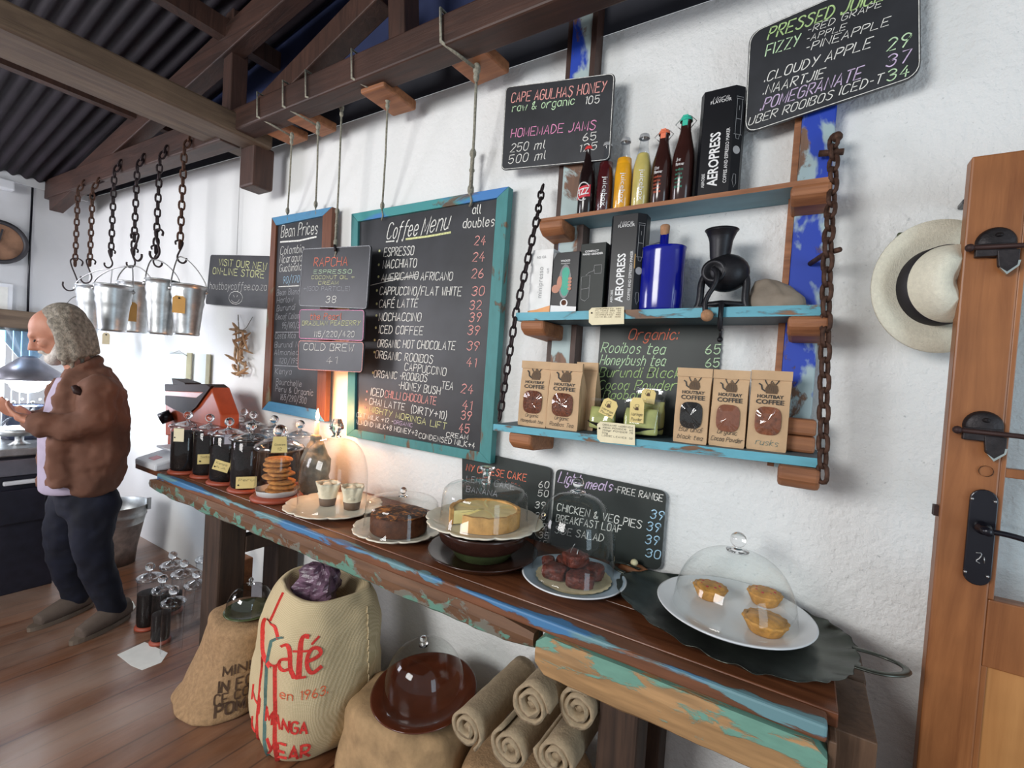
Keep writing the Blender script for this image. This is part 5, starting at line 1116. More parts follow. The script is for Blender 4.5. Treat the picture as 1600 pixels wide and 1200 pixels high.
# 2 chocolate cake
c2 = V((-1.285, -.315, T)); splate(c2, .170, 'cream scalloped plate under the dark chocolate cake')
ck_ = thing('chocolate_cake', 'round dark chocolate cake with a glossy streaked top', 'cake', c2+V((0, 0, .0105)))
MB('choc cake').lathe([(0, 0), (.102, 0), (.107, .006), (.108, .060), (.100, .068)], c2+V((0, 0, .0105)), 48).build('cake_body', ck_)
blob(MB('choc top'), c2+V((0, 0, .0775)), [(0, .101, .101), (.004, .103, .103), (.009, .06, .06), (.010, .002, .002)], 2, 44, .003, 60, seed=2).build('topping', ck_)
dome(c2+V((.004, .01, .014)), .142, .125, 'low flat-topped glass dome over the chocolate cake', 'flat', 'ball', kr=.013)
# 3 cheesecake on bowl
c3 = V((-.90, -.300, T)); 
m = MB('pottery brown').lathe([(0, .002), (.11, .002), (.15, .006), (.185, .030), (.190, .034), (.184, .035), (.14, .014), (0, .012)], c3, 64); solo(m, 'pottery_dish', 'shallow glossy brown pottery dish under the upturned bowl', 'dish', loc=c3)
cbw = c3+V((0, 0, .0125)); t = thing('pottery_bowl', 'brown and green glazed bowl raising the cheesecake plate', 'bowl', cbw)
MB('pottery green').lathe([(.0, 0), (.088, 0), (.095, .004), (.112, .030), (.128, .042)], cbw, 56).build('foot', t)
MB('pottery brown').lathe([(.128, .042), (.148, .060), (.158, .092), (.160, .100), (.154, .100), (.14, .07), (0, .03)], cbw, 56).build('rim_band', t)
c3p = c3+V((0, 0, .113)); splate(c3p, .198, 'cream scalloped plate with the cheesecake, raised on the pottery bowl')
cc = c3p+V((0, 0, .0105)); t = thing('cheesecake', 'golden-crusted lemon cheesecake with a slice missing', 'cake', cc)
g0, g1 = math.radians(233), math.radians(268); R3 = .122; hC = .052
def arc(r_, n_=60): return [V((cc.x+r_*math.cos(g1+(2*PI-(g1-g0))*i/n_), cc.y+r_*math.sin(g1+(2*PI-(g1-g0))*i/n_), 0)) for i in range(n_+1)]
A, B_ = arc(R3), arc(R3-.012); m = MB('cake crust'); nn = len(A)
vs = []
for a_, b_ in zip(A, B_):
    e = .004*noise.noise(a_*40); vs += [V((a_.x, a_.y, cc.z)), V((a_.x, a_.y, cc.z+hC+e)), V((b_.x, b_.y, cc.z+hC+e)), V((b_.x, b_.y, cc.z))]
m.add(vs, [(4*i+j, 4*i+(j+1) % 4, 4*i+4+(j+1) % 4, 4*i+4+j) for i in range(nn-1) for j in range(4)], False); m.add([vs[i] for i in range(4)], [(0, 1, 2, 3)]); m.add([vs[-4+i] for i in range(4)], [(3, 2, 1, 0)]); m.build('crust', t)
B2 = arc(R3-.0125); ce = V((cc.x, cc.y, 0)); m = MB('lemon curd'); zt3 = cc.z+hC-.005
m.add([V((p.x, p.y, zt3+.0012*math.sin(i*.9))) for i, p in enumerate(B2)]+[V((ce.x, ce.y, zt3+.002))], [(i, i+1, len(B2)) for i in range(len(B2)-1)], True)
m.use('curd cut')
for p in (B2[0], B2[-1]): m.add([V((ce.x, ce.y, cc.z+.002)), V((p.x, p.y, cc.z+.002)), V((p.x, p.y, zt3)), V((ce.x, ce.y, zt3))], [(0, 1, 2, 3)])
m.build('filling', t)
m = MB('curd cut')
for k in range(5):
    a0 = .6+k*1.15; ribbon(m, smoothpts([V((ce.x+.02*math.cos(a0), ce.y+.02*math.sin(a0), zt3+.004)), V((ce.x+.06*math.cos(a0+.5), ce.y+.06*math.sin(a0+.5), zt3+.0045)), V((ce.x+.10*math.cos(a0+.4), ce.y+.10*math.sin(a0+.4), zt3+.004))], 2), .006, (0, 0, 1))
m.build('swirl', t)
dome(c3p+V((0, -.004, .014)), .150, .132, 'straight-sided glass dome over the cheesecake', 'flat', 'flat', .058)
# 4 brownies
c4 = V((-.575, -.262, T)); m = MB('porcelain blue').lathe([(0, .004), (.09, .004), (.10, 0), (.11, .004), (.150, .016), (.160, .022)], c4, 64); m.use('porcelain white').lathe([(.160, .022), (.163, .025), (.158, .026)], c4, 64); m.use('porcelain blue').lathe([(.158, .026), (.12, .014), (.105, .010)], c4, 64); m.use('doily').lathe([(.105, .010), (0, .009)], c4, 64)
solo(m, 'dinner_plate', 'pale blue-rimmed plate with the brownies', 'plate', loc=c4)
m = MB('doily').lathe([(.116, .018), (.10, .0135), (0, .0125)], c4, 96, mod=lambda a, r_, z: 1+.03*abs(math.sin(a*12))*(r_ > .1)); solo(m, 'paper_doily', 'pale paper doily lying on the blue-rimmed plate', 'doily', loc=c4+V((0, 0, .012)))
random.seed(11); bl = []
for k, (dx, dy, rz) in enumerate(((-.042, -.042, .2), (.040, -.046, .5), (-.036, .044, .9), (.046, .034, .1), (.002, .0, 1.2), (-.088, .0, .7))):
    z_ = T+.019+(.039 if k == 4 else 0); cc = c4+V((dx, dy, z_-T)); m = MB('brownie'); q_ = (1, 1.1, 1, 1, 1.05, .55)[k]; blob(m, cc, [(0, .030*q_, .026*q_), (.002, .036*q_, .032*q_), (.018, .037*q_, .034*q_), (.035, .033*q_, .030*q_), (.038, .003, .003)], 3.4, 28, .009, 34, rz, seed=k*3, sub=4)
    solo(m, 'brownie', ('brownie square at the front left of the plate', 'brownie square at the front right of the plate', 'brownie square at the back left of the plate', 'brownie square at the back right of the plate', 'brownie square on top of the others', 'brownie square at the far left of the plate')[k], 'brownie', loc=cc, group='brownies on the blue-rimmed plate')
dome(c4+V((-.008, .006, .0265)), .128, .255, 'tall glass dome over the brownies in front of the light meals board', 'bell', 'ball', kr=.018)
# 5 pies on a pewter tray
zt5 = T+.0
pts = [(960, 905), (975, 893), (1010, 893), (1050, 893)]
tp = []
tcn = V((-.13, -.235, T)); tr5 = thing('leaf_tray', 'dark pewter leaf-edged tray with a looped handle, under the pie plate', 'tray', tcn)
edge = [(-.455, -.17), (-.44, -.26), (-.385, -.335), (-.30, -.405), (-.22, -.445), (-.14, -.470), (-.06, -.475), (.02, -.455), (.09, -.410), (.135, -.345), (.155, -.27), (.155, -.19), (.135, -.125), (.085, -.075), (.01, -.045), (-.10, -.035), (-.22, -.04), (-.33, -.055), (-.41, -.095)]
ep = smoothpts([V((a, b, 0)) for a, b in edge], 3, True); rg = []
for (k, z, sc_l) in ((0.01, .010, 0), (.50, .010, 0), (.78, .011, 0), (.90, .018, .4), (.99, .028, 1), (1.0, .030, 1), (.985, .026, 1), (.90, .014, .4), (.78, .006, 0), (.01, .006, 0)):
    ring = []
    for i, p in enumerate(ep):
        d = p-V((tcn.x, tcn.y, 0)); a_ = i/len(ep)*2*PI; w_ = 1+sc_l*(.022*abs(math.sin(a_*9.5+.8*math.sin(a_*3)))+.010*math.sin(a_*31)-.012); ring.append(tcn+d*k*w_+V((0, 0, z+sc_l*.003*math.sin(a_*19))))
    rg.append(ring)
MB('pewter').rings(rg).build('tray_body', tr5)
for p in ([(.14, -.30), (.19, -.305), (.235, -.275), (.245, -.235), (.225, -.205), (.185, -.195), (.145, -.205)], [(-.445, -.155), (-.48, -.15), (-.505, -.12), (-.495, -.085), (-.46, -.07), (-.42, -.085)]):
    MB('pewter').tube(smoothpts([V((a, b, T+.030+.004*math.sin(i))) for i, (a, b) in enumerate(p)], 2), .0085, 8, flatn=.45).build('handle', tr5)
c5 = V((-.125, -.205, T+.0145)); m = MB('porcelain white').lathe([(0, .004), (.10, .004), (.11, .0), (.12, .002), (.17, .012), (.196, .026), (.199, .030), (.194, .031), (.16, .016), (.12, .010), (0, .009)], c5, 72); solo(m, 'serving_plate', 'large white plate with three small pies on the pewter tray', 'plate', loc=c5)
for k, (u, v, rz, dz) in enumerate(((1115, 927, .6, 0), (1183, 944, 1.0, 0), (1189, 973, .2, 0))):
    p = G(u, v, T+.04); 
    p += ((V((-.01, .0, 0))), V((.015, .055, 0)), V((.01, -.01, 0)))[k]
    p.z = c5.z+.010; t = thing('small_pie', ('pie lying at the left under the low dome', 'pie with red berry filling, behind the front right one', 'front right pie under the low dome')[k], 'pie', p, 'pies under the low dome')
    s5 = (.041, .040, .047)[k]
    m = MB('pie crust').lathe([(0, .001), (s5*.78, .001), (s5*.86, .006), (s5*1.06, .026), (s5*1.14, .030), (s5*1.12, .035), (s5*.95, .034)], p, 48, mod=lambda a, r_, z: 1+.05*math.sin(a*14)*(z > .02)); m.build('crust', t)
    m = MB('pie crust'); blob(m, p+V((0, 0, .031)), [(0, s5*.98, s5*.98), (.003, s5*.97, s5*.97), (.010, s5*.6, s5*.6), (.012, .001, .001)], 2, 30, .004, 60, seed=k); m.build('lid', t)
    if k < 2:
        m = MB('pie berry')
        for j in range(7): a_ = j*.9; m.sphere(p+V((s5*.6*math.cos(a_), s5*.6*math.sin(a_), .040)), .0045, sz=.6, n=8)
        m.build('berries', t)
dome(c5+V((.0, .008, .0155)), .155, .165, 'wide low glass dome with a ball knob over the pies', 'half', 'ball', kr=.021)
dw = P(990, 893, -.06); dw.z = T+.001; m = MB(); m.use('offcut wood'); blob(m, dw+V((-.0, 0, 0)), [(0, .045, .028), (.008, .052, .034), (.020, .04, .026), (.025, .006, .006)], 2.1, 28, .008, 22, seed=12); solo(m, 'driftwood', 'small piece of driftwood at the wall left of the pie tray', 'driftwood', loc=dw)
e_ = dw+V((.0, 0, .033)); solo(MB('egg shell').sphere(e_, .0125, sz=.9, n=16), 'pebble', 'round cream pebble resting on the driftwood', 'pebble', loc=e_)
sp = thing('cake_tongs', 'thin steel wire tongs sticking up among the brownies', 'tongs', c4+V((0, 0, .05)))
MB('wire').tube(smoothpts([c4+V((-.005, -.01, .05)), c4+V((-.012, -.012, .095)), c4+V((.002, -.012, .125))], 1), .0014, 5).tube([c4+V((.004, -.01, .05)), c4+V((.016, -.016, .112))], .0014, 5).build('wires', sp)

# ---- scale, roaster, garland, plastic sleeve
c = V((-2.90, -.42, T)); sc_ = thing('kitchen_scale', 'white digital kitchen scale with a red display at the left end of the counter', 'scale', c)
def tilted(mb, x0, x1, y0, y1, zf, zbk): mb.add([(x0, y0, T+.0), (x1, y0, T), (x1, y1, T), (x0, y1, T), (x0, y0, zf), (x1, y0, zf), (x1, y1, zbk), (x0, y1, zbk)], [(3, 2, 1, 0), (4, 5, 6, 7), (0, 1, 5, 4), (1, 2, 6, 5), (2, 3, 7, 6), (3, 0, 4, 7)]); return mb
MB('tabletop wood').box((-3.14, -.50, T-.03), (-2.822, -.33, T-.001)).build('corner_plank', tb, bevel=.004)
tilted(MB('plastic white'), -3.11, -2.86, -.515, -.33, T+.035, T+.085).build('body', sc_, bevel=.01)
MB('plastic white').box((-3.10, -.42, T+.086), (-2.87, -.285, T+.097)).build('pan', sc_, bevel=.004)
tilted(MB('display red'), -3.02, -2.95, -.485, -.445, T+.0445, T+.0555).build('display', sc_)
cu = V((-2.96, -.345, T+.0975)); solo(MB('porcelain white').lathe([(0, .002), (.025, 0), (.035, .02), (.042, .055), (.039, .055), (.03, .02), (0, .008)], cu, 28), 'white_cup', 'small white cup standing on the kitchen scale', 'cup', loc=cu)
c = V((-3.1, -.17, T)); t = thing('coffee_roaster', 'orange and dark red tabletop coffee machine behind the jars at the left end', 'coffee machine', c)
yf = -.28
Q = lambda u, v, y_=yf: P(u, v, y_)
m = MB('orange enamel').prism([Q(258, 610), Q(318, 612), Q(330, 605), Q(345, 648), Q(345, 680), Q(258, 680)], (0, .10, 0)); m.build('housing', t, bevel=.006)
m = MB('dark enamel').prism([Q(258, 618, yf-.012), Q(306, 622, yf-.012), Q(330, 603, yf-.012), Q(306, 636, yf-.012), Q(292, 648, yf-.012), Q(272, 640, yf-.012), Q(258, 632, yf-.012)], (0, .016, 0)); m.build('dark_band', t)
m = MB('dark enamel').prism([Q(257, 600), Q(322, 600), Q(330, 606), Q(318, 613), Q(257, 611)], (0, .10, 0)); m.build('top_plate', t, bevel=.004)
m = MB('dark enamel').prism([Q(268, 591), Q(288, 598), Q(290, 602), Q(270, 600)], (0, .09, 0)); m.build('lid_flap', t)
m = MB('black metal').tube([Q(268, 648, yf-.01), Q(250, 655, yf-.06)], .035, 16); m.build('spout', t)
m = MB('orange enamel').box((-3.33, -.27, T), (-2.95, -.18, Q(300, 680).z+.01)); m.build('base', t, bevel=.004)
# garland
g0 = P(372, 515, -.03); t = thing('dried_garland', 'string of dried brown pods hanging on the wall under the store board', 'garland', g0)
m = MB('rope').tube([P(372, 492, -.01), P(373, 512, -.03), P(374, 590, -.03)], .003, 6).tube([P(395, 495, -.01), P(385, 512, -.02), P(374, 520, -.03)], .002, 6); m.build('string', t)
random.seed(3); m = MB('dried leaf')
for k in range(34):
    f = k/33; u = 373+random.uniform(-12, 14)*(1 if .1 < f < .85 else .5); v = 513+f*72; p = P(u, v, -.03-random.uniform(0, .03)); an = random.uniform(0, 2*PI); q = Quaternion((random.uniform(-1, 1), random.uniform(-1, 1), random.uniform(-1, 1)), an)
    m.sphere(p, .024, sx=.45, sy=.28, sz=1.9, n=8, q=q)
m.build('pods', t)
a, b = P(291, 551, -.02), P(326, 610, -.02)
t = thing('plastic_sleeve', 'clear plastic sleeve with tan strips fixed to the wall above the orange machine', 'sleeve', (a+b)/2)
MB('thin glass').box((P(266, 552, -.02).x, -.024, b.z), (b.x, -.018, a.z)).build('sleeve', t); m = MB('tan strip'); m.box((a.x, -.017, b.z), (a.x+.07, -.010, a.z)); m.box((b.x-.06, -.017, b.z), (b.x-.01, -.010, a.z)); m.build('strip', t)
solo(MB('wire').tube([P(266, 553, -.02), P(280, 548, -.04), P(292, 556, -.02)], .003, 6), 'wire_hook', 'bent wire on the wall holding the plastic sleeve', 'wire')

# ================================================================== UNDER THE COUNTER
def proj_on(mbody, dirv):
    bt = BVHTree.FromPolygons([tuple(v) for v in mbody.v], mbody.f); dirv = V(dirv).normalized()
    def f(p):
        h, nrm, i, d_ = bt.ray_cast(p-dirv*1.0, dirv, 3)
        if h is None: return None
        if nrm.dot(dirv) > 0: nrm = -nrm
        return h+nrm*.0025-dirv*.001
    return f
def stencil(m, s, uv0, uv1, capx, base, dirv, f, w_=None, fat=False, slant=0):
    """lettering stencilled straight onto a lumpy sack"""
    n_ = V((dirv[0], dirv[1], 0)).normalized()
    def pl(u, v): d = ray(u, v); return CAM+d*((base-CAM).dot(n_)/d.dot(n_))
    a, b = pl(*uv0), pl(*uv1); X = b-a; h = (pl((uv0[0]+uv1[0])/2, (uv0[1]+uv1[1])/2-capx)-pl((uv0[0]+uv1[0])/2, (uv0[1]+uv1[1])/2)).length
    if not fat:
        sts, tot = layout(s); sx = X.length/tot; X.normalize()
        for st in sts:
            dense = []
            for p, q_ in zip(st, st[1:]):
                for k in range(3): dense.append((p[0]+(q_[0]-p[0])*k/3, p[1]+(q_[1]-p[1])*k/3))
            dense.append(st[-1]); pts = [f(a+X*(x*sx+slant*y*h/6)+V((0, 0, y*h/6))) for x, y in dense]
            if None in pts: continue
            ribbon(m, pts, w_ or h*.18, -n_)
# café sack
cs = V((-1.63, -.385, 0)); cf = MB('cafe cloth'); blob(cf, cs, [(.0, .16, .16), (.012, .205, .20), (.10, .250, .222), (.26, .262, .225), (.40, .250, .212), (.50, .228, .195, .0, .01), (.565, .200, .165, .0, .015), (.585, .180, .145, 0, .015), (.57, .155, .120, 0, .015), (.52, .10, .09, 0, .015), (.50, .002, .002, 0, .015)], 2.9, 72, .022, 5, rot=-.25, seed=21, sub=6)
t = thing('coffee_sack', 'full cream coffee sack with red Café lettering under the counter', 'sack', cs)
dv = (-.80, .60, 0); f = proj_on(cf, dv); cf.build('cloth', t)
m = MB('sack red'); nb = V(dv).normalized()
def pls(u, v): d = ray(u, v); n_ = V((dv[0], dv[1], 0)).normalized(); return CAM+d*((cs-CAM).dot(n_)/d.dot(n_))
def mapp(ptsuv): r_ = [f(pls(*p)) for p in ptsuv]; return r_
def band(m, path, wpx, n_=14):
    """painted band along a pixel path, wrapped to the cloth"""
    L = []
    for (a, b) in zip(path, path[1:]):
        for k in range(n_): L.append((a[0]+(b[0]-a[0])*k/n_, a[1]+(b[1]-a[1])*k/n_))
    L.append(path[-1]); pts = [f(pls(*p)) for p in L]; seg = []
    for p in pts+[None]:
        if p is None:
            if len(seg) > 2: ribbon(m, seg, wpx*.0021, -nb)
            seg = []
        else: seg.append(p)
# Café in heavy serif shapes: outlines of strokes, widths in px
for path, wd in (([(424, 955), (416, 962), (415, 978), (420, 992), (430, 996)], 11), ([(424, 955), (436, 950), (442, 960)], 6), ([(430, 996), (440, 992), (446, 984)], 5),
                 ([(447, 966), (456, 959), (461, 966), (461, 985), (466, 994)], 7), ([(461, 974), (449, 978), (444, 986), (449, 994), (461, 986)], 6),
                 ([(487, 946), (479, 946), (475, 956), (473, 994)], 9), ([(464, 965), (486, 961)], 4), ([(464, 996), (482, 993)], 4),
                 ([(482, 975), (504, 966), (501, 958), (491, 957), (484, 968), (484, 982), (491, 990), (503, 981)], 6.5), ([(490, 954), (500, 945)], 4)):
    q_ = smoothpts([V((a_, b_, 0)) for a_, b_ in path], 2); band(m, [(p.x, p.y) for p in q_], wd, 2)
m.use('sack red')
band(m, [(417, 1000), (413, 1040), (410, 1085), (412, 1130)], 5); band(m, [(440, 990), (441, 1040), (440, 1090), (444, 1140)], 9); band(m, [(446, 915), (436, 935), (428, 950)], 6)
m.use('sack teal'); band(m, [(450, 955), (432, 968), (426, 1000), (424, 1050), (424, 1100), (430, 1140)], 7)
m.use('print orange'); stencil(m, 'en 1963.', (447, 1028), (512, 1016), 11, cs, dv, f, .0035); m.use('sack red'); stencil(m, 'MANGA', (425, 1076), (484, 1068), 17, cs, dv, f, .008); stencil(m, 'YEAR', (426, 1120), (487, 1110), 24, cs, dv, f, .010); stencil(m, '201', (440, 1148), (489, 1142), 18, cs, dv, f, .011)
for k, (a, b) in enumerate((((398, 1078), (412, 1080)), ((400, 1110), (408, 1112)), ((399, 1138), (410, 1140)))): stencil(m, 'HUO'[k], a, b, 17, cs, dv, f, .007)
m.build('red_printing', t)
m = MB('cafe cloth'); rr = [f(pls(570-.0*k, 920+k*8)) for k in range(28)]; rr = [p for p in rr if p]; 
for i, p in enumerate(rr[:-1]): m.tube([p, p+V((.004 if i % 2 else -.002, -.004, .004))+(rr[i+1]-p)], .0035, 5)
m.build('stitched_edge', t)
ca = V((-1.64, -.40, .50)); m = MB('amethyst'); blob(m, ca, [(0, .05, .04), (.02, .085, .065), (.07, .095, .075), (.125, .085, .06, .02, 0), (.165, .05, .04, .03, 0), (.175, .002, .002, .03, 0)], 2.3, 32, .035, 16, seed=31, sub=4); m.s = [False]*len(m.s); solo(m, 'amethyst_rock', 'rough purple amethyst rock sitting in the open top of the Café sack', 'rock', loc=ca)
# brown printed sack
s1 = V((-2.045, -.47, 0)); sb = MB('burlap'); blob(sb, s1, [(0, .18, .13, -.04, -.06), (.008, .215, .165, -.05, -.065), (.06, .195, .15, -.035, -.05), (.18, .180, .14, 0, -.01), (.30, .175, .135, .01, .0), (.355, .15, .115, .02, .0), (.365, .002, .002, .02, .0)], 2.6, 64, .022, 5, rot=-.2, seed=41)
t = thing('burlap_sack', 'slumped brown burlap sack with dark stencilled words beside the front leg', 'sack', s1); f1 = proj_on(sb, dv); sb.build('cloth', t)
f = f1; m = MB('sack ink'); 
for (s_, a, b, cpx, w_) in (('MINI', (362, 1018), (400, 1008), 13, .006), ('IN FO', (356, 1040), (404, 1028), 14, .007), ('CE CO', (350, 1056), (398, 1044), 13, .006), ('POM', (352, 1070), (392, 1062), 14, .009), ('BR', (322, 965), (345, 958), 13, .010), ('NS', (330, 940), (352, 930), 12, .008)): stencil(m, s_, a, b, cpx, s1, dv, f1, w_)
m.build('stencilled_words', t)
dp = s1+V((.05, -.0, .369)); solo(MB('pottery green').lathe([(0, .0), (.07, .0), (.102, .012), (.100, .016), (.07, .006), (0, .005)], dp, 48), 'brown_dish', 'brown dish on the brown burlap sack', 'dish', loc=dp)
dome(dp+V((0, 0, .017)), .094, .105, 'smoky glass dome on the brown burlap sack under the counter', 'half', 'ball', mat='smoke glass', kr=.010)
# folded sack and brown plate under dome
s2 = V((-1.145, -.34, 0)); fb = MB('tan cloth'); blob(fb, s2, [(0, .19, .16), (.01, .25, .20), (.10, .25, .195), (.22, .235, .18), (.265, .21, .165), (.280, .15, .12), (.282, .002, .002)], 2.8, 64, .020, 5, rot=.05, seed=51, ripple=.004); solo(fb, 'folded_sack', 'tan folded sack under the brown plate and its dome', 'sack', loc=s2)
qt = Quaternion((1, 0, 0), .13)
c6 = V((-1.075, -.350, .318)); m = MB('plate brown').lathe([(0, .0), (.10, .0), (.15, .010), (.184, .026), (.187, .030), (.182, .032), (.145, .018), (.1, .010), (0, .009)], c6, 64, q=qt); solo(m, 'brown_plate', 'glossy dark brown plate with an empty glass dome under the counter', 'plate', loc=c6)
dome(c6+V((0, .0, .018)), .145, .180, 'empty glass dome on the dark brown plate below the counter', 'half', 'ball', tilt=qt, kr=.012)
# rolled sacks
def roll(p, r, L, lab, seed, turns=2.3, mat='roll cloth', ry=.0, sq=1.0):
    random.seed(seed); th = .0105; n_ = 70; ctr = []
    for i in range(n_+1):
        a = 2*PI*turns*i/n_; rr = r*.28+(r*.93-r*.28)*(i/n_); rr *= 1+.05*noise.noise(V((math.cos(a)*1.5, math.sin(a)*1.5, seed)))
        ctr.append(V((rr*math.cos(-a+seed), 0, rr*sq*math.sin(-a+seed))))
    ny = 10; m = MB(mat); rings_ = []
    for j in range(ny+1):
        y_ = L*j/ny; e = 1+.03*noise.noise(V((j*.7, seed, 2))); e *= (1.04 if j == 0 else 1)
        o = [];inn = []
        for i, q_ in enumerate(ctr):
            nrm = q_.normalized(); k_ = q_*e+V((0, y_+.008*noise.noise(V((i*.12, seed, 7))) if j == 0 else y_, 0)); o.append(V(p)+k_+nrm*th/2); inn.append(V(p)+k_-nrm*th/2)
        rings_.append(o+inn[::-1])
    m.rings(rings_, True, True); 
    core = MB('roll cloth'); blob_c = [V((r*.22*math.cos(2*PI*i/10), 0, r*.22*math.sin(2*PI*i/10))) for i in range(10)]
    m.rings([[V(p)+V((q_.x*(1+.2*math.sin(i*3)), .012+L*.9*j, q_.z)) for i, q_ in enumerate(blob_c)] for j in (0, 1)], True)
    return solo(m, 'rolled_sack', lab, 'rolled sack', loc=V(p), group='rolled burlap sacks under the counter')
RY = -.46
for k, (u, v, r, y_, lb) in enumerate(((727, 1140, .062, -.45, 'rolled beige sack at the left of the pile, beside the brown plate'), (828, 1104, .060, -.47, 'topmost rolled beige sack, its spiral end in full view'), (902, 1110, .058, -.42, 'rolled sack at the right of the pile, in the shade of the leg'),
                                        (795, 1172, .064, -.45, 'rolled sack in the middle of the pile below the topmost one'), (866, 1187, .062, -.45, 'rolled sack at the lower right of the pile'))):
    roll(P(u, v, y_), r, .36, lb, k+1, mat='roll cloth', sq=(1, 1.05, 1, .95, .95)[k])
sx_ = P(800, 1190, -.45); 
m = MB('burlap'); blob(m, V((-.68, -.27, 0)), [(0, .19, .18), (.01, .215, .19), (.12, .215, .19), (.21, .20, .18), (.235, .15, .14), (.24, .002, .002)], 3, 48, .012, 6, seed=61); solo(m, 'burlap_sack', 'cream burlap sack beneath the rolled sacks at the bottom edge', 'sack', loc=(-.66, -.27, 0))

# ---- floor jars, paper, bucket
for (x, y, r, f, h_, lb) in ((-2.90, -.50, .052, .7, .27, 'glass jar with dark contents on the floor, nearest the man'), (-2.70, -.52, .042, .55, .27, 'clear-necked glass jar on the floor with a red base, middle of the front ones'), (-2.53, -.54, .046, 0, .27, 'empty glass jar on the floor against the counter leg'),
                             (-2.98, -.36, .055, .4, .27, 'glass jar on the floor behind the jar nearest the man'), (-2.82, -.37, .055, 0, .27, 'empty glass jar on the floor in the middle row'), (-2.66, -.38, .05, 0, .26, 'glass jar on the floor behind the red-based one'),
                             (-2.93, -.20, .055, 0, .27, 'glass jar on the floor at the wall, left one'), (-2.76, -.20, .055, 0, .32, 'taller glass jar on the floor at the wall with a high knob'), (-2.56, -.25, .05, .3, .25, 'glass jar on the floor beside the back of the counter leg')):
    jar((x, y, .0015), r, lb, f, base=(h_ == .27 and f > 0), h=h_, group='glass jars on the floor')
pp = [G(183, 1023, .001), G(226, 1003, .001), G(262, 1020, .001), G(252, 1035, .001), G(222, 1047, .001), G(205, 1040, .001)]
for p in pp: p.z = .0012
m = MB('paper white').prism(pp, (0, 0, -.001)); solo(m, 'paper_sheet', 'pale sheet of paper lying on the floor in front of the jars', 'paper')
m = MB('paper white').prism([G(196, 950, .001), G(207, 940, .001), G(212, 950, .001), G(205, 957, .001)], (0, 0, .006)); solo(m, 'paper_scrap', 'small crumpled scrap on the floor left of the jars', 'paper')
c = V((-3.95, -.30, 0)); t = thing('metal_bucket', 'old galvanised bucket standing on the floor behind the man', 'bucket', c)
MB('bucket rust').lathe([(0, .01), (.105, .01), (.11, 0), (.118, .1), (.15, .28)], c, 40).build('lower_body', t); MB('galvanised').lathe([(.15, .28), (.160, .33), (.166, .335), (.162, .35), (.166, .36), (.176, .41), (.182, .412), (.174, .41), (.148, .28), (.10, .02), (0, .02)], c, 40).build('upper_body', t)
m = MB('wire')
for a_ in (.9, .9+PI): p = c+V((.18*math.cos(a_), .18*math.sin(a_), .39)); MB('wire').box(p-V((.01, .01, .02)), p+V((.01, .01, .06))).build('lug', t)
c = V((-2.60, -.165, 0)); solo(MB('offcut wood').box(c+V((-.04, -.04, 0)), c+V((.04, .03, .36))), 'wood_post', 'short orange-brown wood offcut standing behind the floor jars', 'wood offcut', bevel=.006)

# ================================================================== BAR AT THE LEFT
bx = -3.60
bar = thing('bar_counter', 'dark bar with a pale steel top behind the man at the left edge', 'bar', (-4.15, -1.4, 0))
ye = -.64
MB('bar dark').box((-4.45, -2.7, 0), (-3.87, ye, .70)).build('front', bar, bevel=.005)
MB('bar steel').box((-4.47, -2.72, .70), (-3.855, ye+.015, .80)).build('body_band', bar, bevel=.01)
MB('bar dark').box((-4.45, -2.7, .80), (-3.87, ye, .82)).build('shadow_gap', bar)
MB('galvanised').box((-4.50, -2.75, .82), (-3.83, ye+.03, .865)).build('worktop', bar, bevel=.008)
a = PX(38, 752, -3.855); MB('plastic white').box((-3.855, a.y-.09, a.z-.012), (-3.83, a.y+.09, a.z+.012)).build('towel_rail', bar, bevel=.006)
MB('bar dark').box((-3.868, ye-.30, .42), (-3.85, ye-.05, .62)).build('drawer', bar, bevel=.004)
# espresso machine and glass shades
c = PX(42, 640, -4.24); c.z = .8665; t = thing('coffee_grinder', 'dark studded grinder body with a glowing lamp hood, left of the man', 'grinder', c)
MB('dark glass').lathe([(0, 0), (.11, 0), (.11, .01), (.085, .04), (.085, .2), (.11, .21), (.11, zz-c.z-.12), (.04, zz-c.z-.11), (.04, zz-c.z-.03)], c, 36).build('body', t)
zz = PX(42, 590, -4.24).z
MB('bar steel').lathe([(.20, zz-c.z-.01), (.205, zz-c.z), (.11, zz-c.z+.07), (.03, zz-c.z+.14), (.0, zz-c.z+.14)], c, 40).build('lamp_hood', t)
MB('lamp glow').lathe([(0, zz-c.z-.045), (.09, zz-c.z-.04), (.13, zz-c.z-.012), (.13, zz-c.z+.0), (0, zz-c.z+.01)], c, 36).build('lamp_disc', t)
MB('lamp glow').sphere(c+V((0, 0, zz-c.z-.045)), .085, sz=.62, n=20).build('bulb', t)
m = MB('galvanised')
for a_ in range(8): 
    for dz in (zz-c.z-.20, zz-c.z-.15): m.sphere(c+V((.112*math.cos(a_*.785), .112*math.sin(a_*.785), dz)), .010, n=8)
m.build('stud', t)
MB('blue glass').lathe([(.05, zz-c.z+.13), (.16, zz-c.z+.30), (.165, zz-c.z+.31)], c, 36).build('glass_hopper', t)
point('grinder_lamp_light', c+V((0, 0, zz-c.z-.12)), 14, (.75, .85, 1), .08)
c = PX(30, 690, -3.99); c.z = .8665; t = thing('glass_cake_stand', 'silver-rimmed stand with a small glass dome on the bar', 'cake stand', c)
MB('galvanised').lathe([(0, 0), (.05, 0), (.02, .02), (.02, .05), (.10, .06), (.115, .10), (.11, .10), (.10, .07), (0, .07)], c, 36).build('stand', t); MB('thin glass').lathe([(.09, .075)]+[(.09*math.cos(k*.17), .075+.10*math.sin(k*.17)) for k in range(1, 9)], c, 32).build('dome', t); MB('knob glass').sphere(c+V((0, 0, .19)), .022, n=14).build('knob', t)

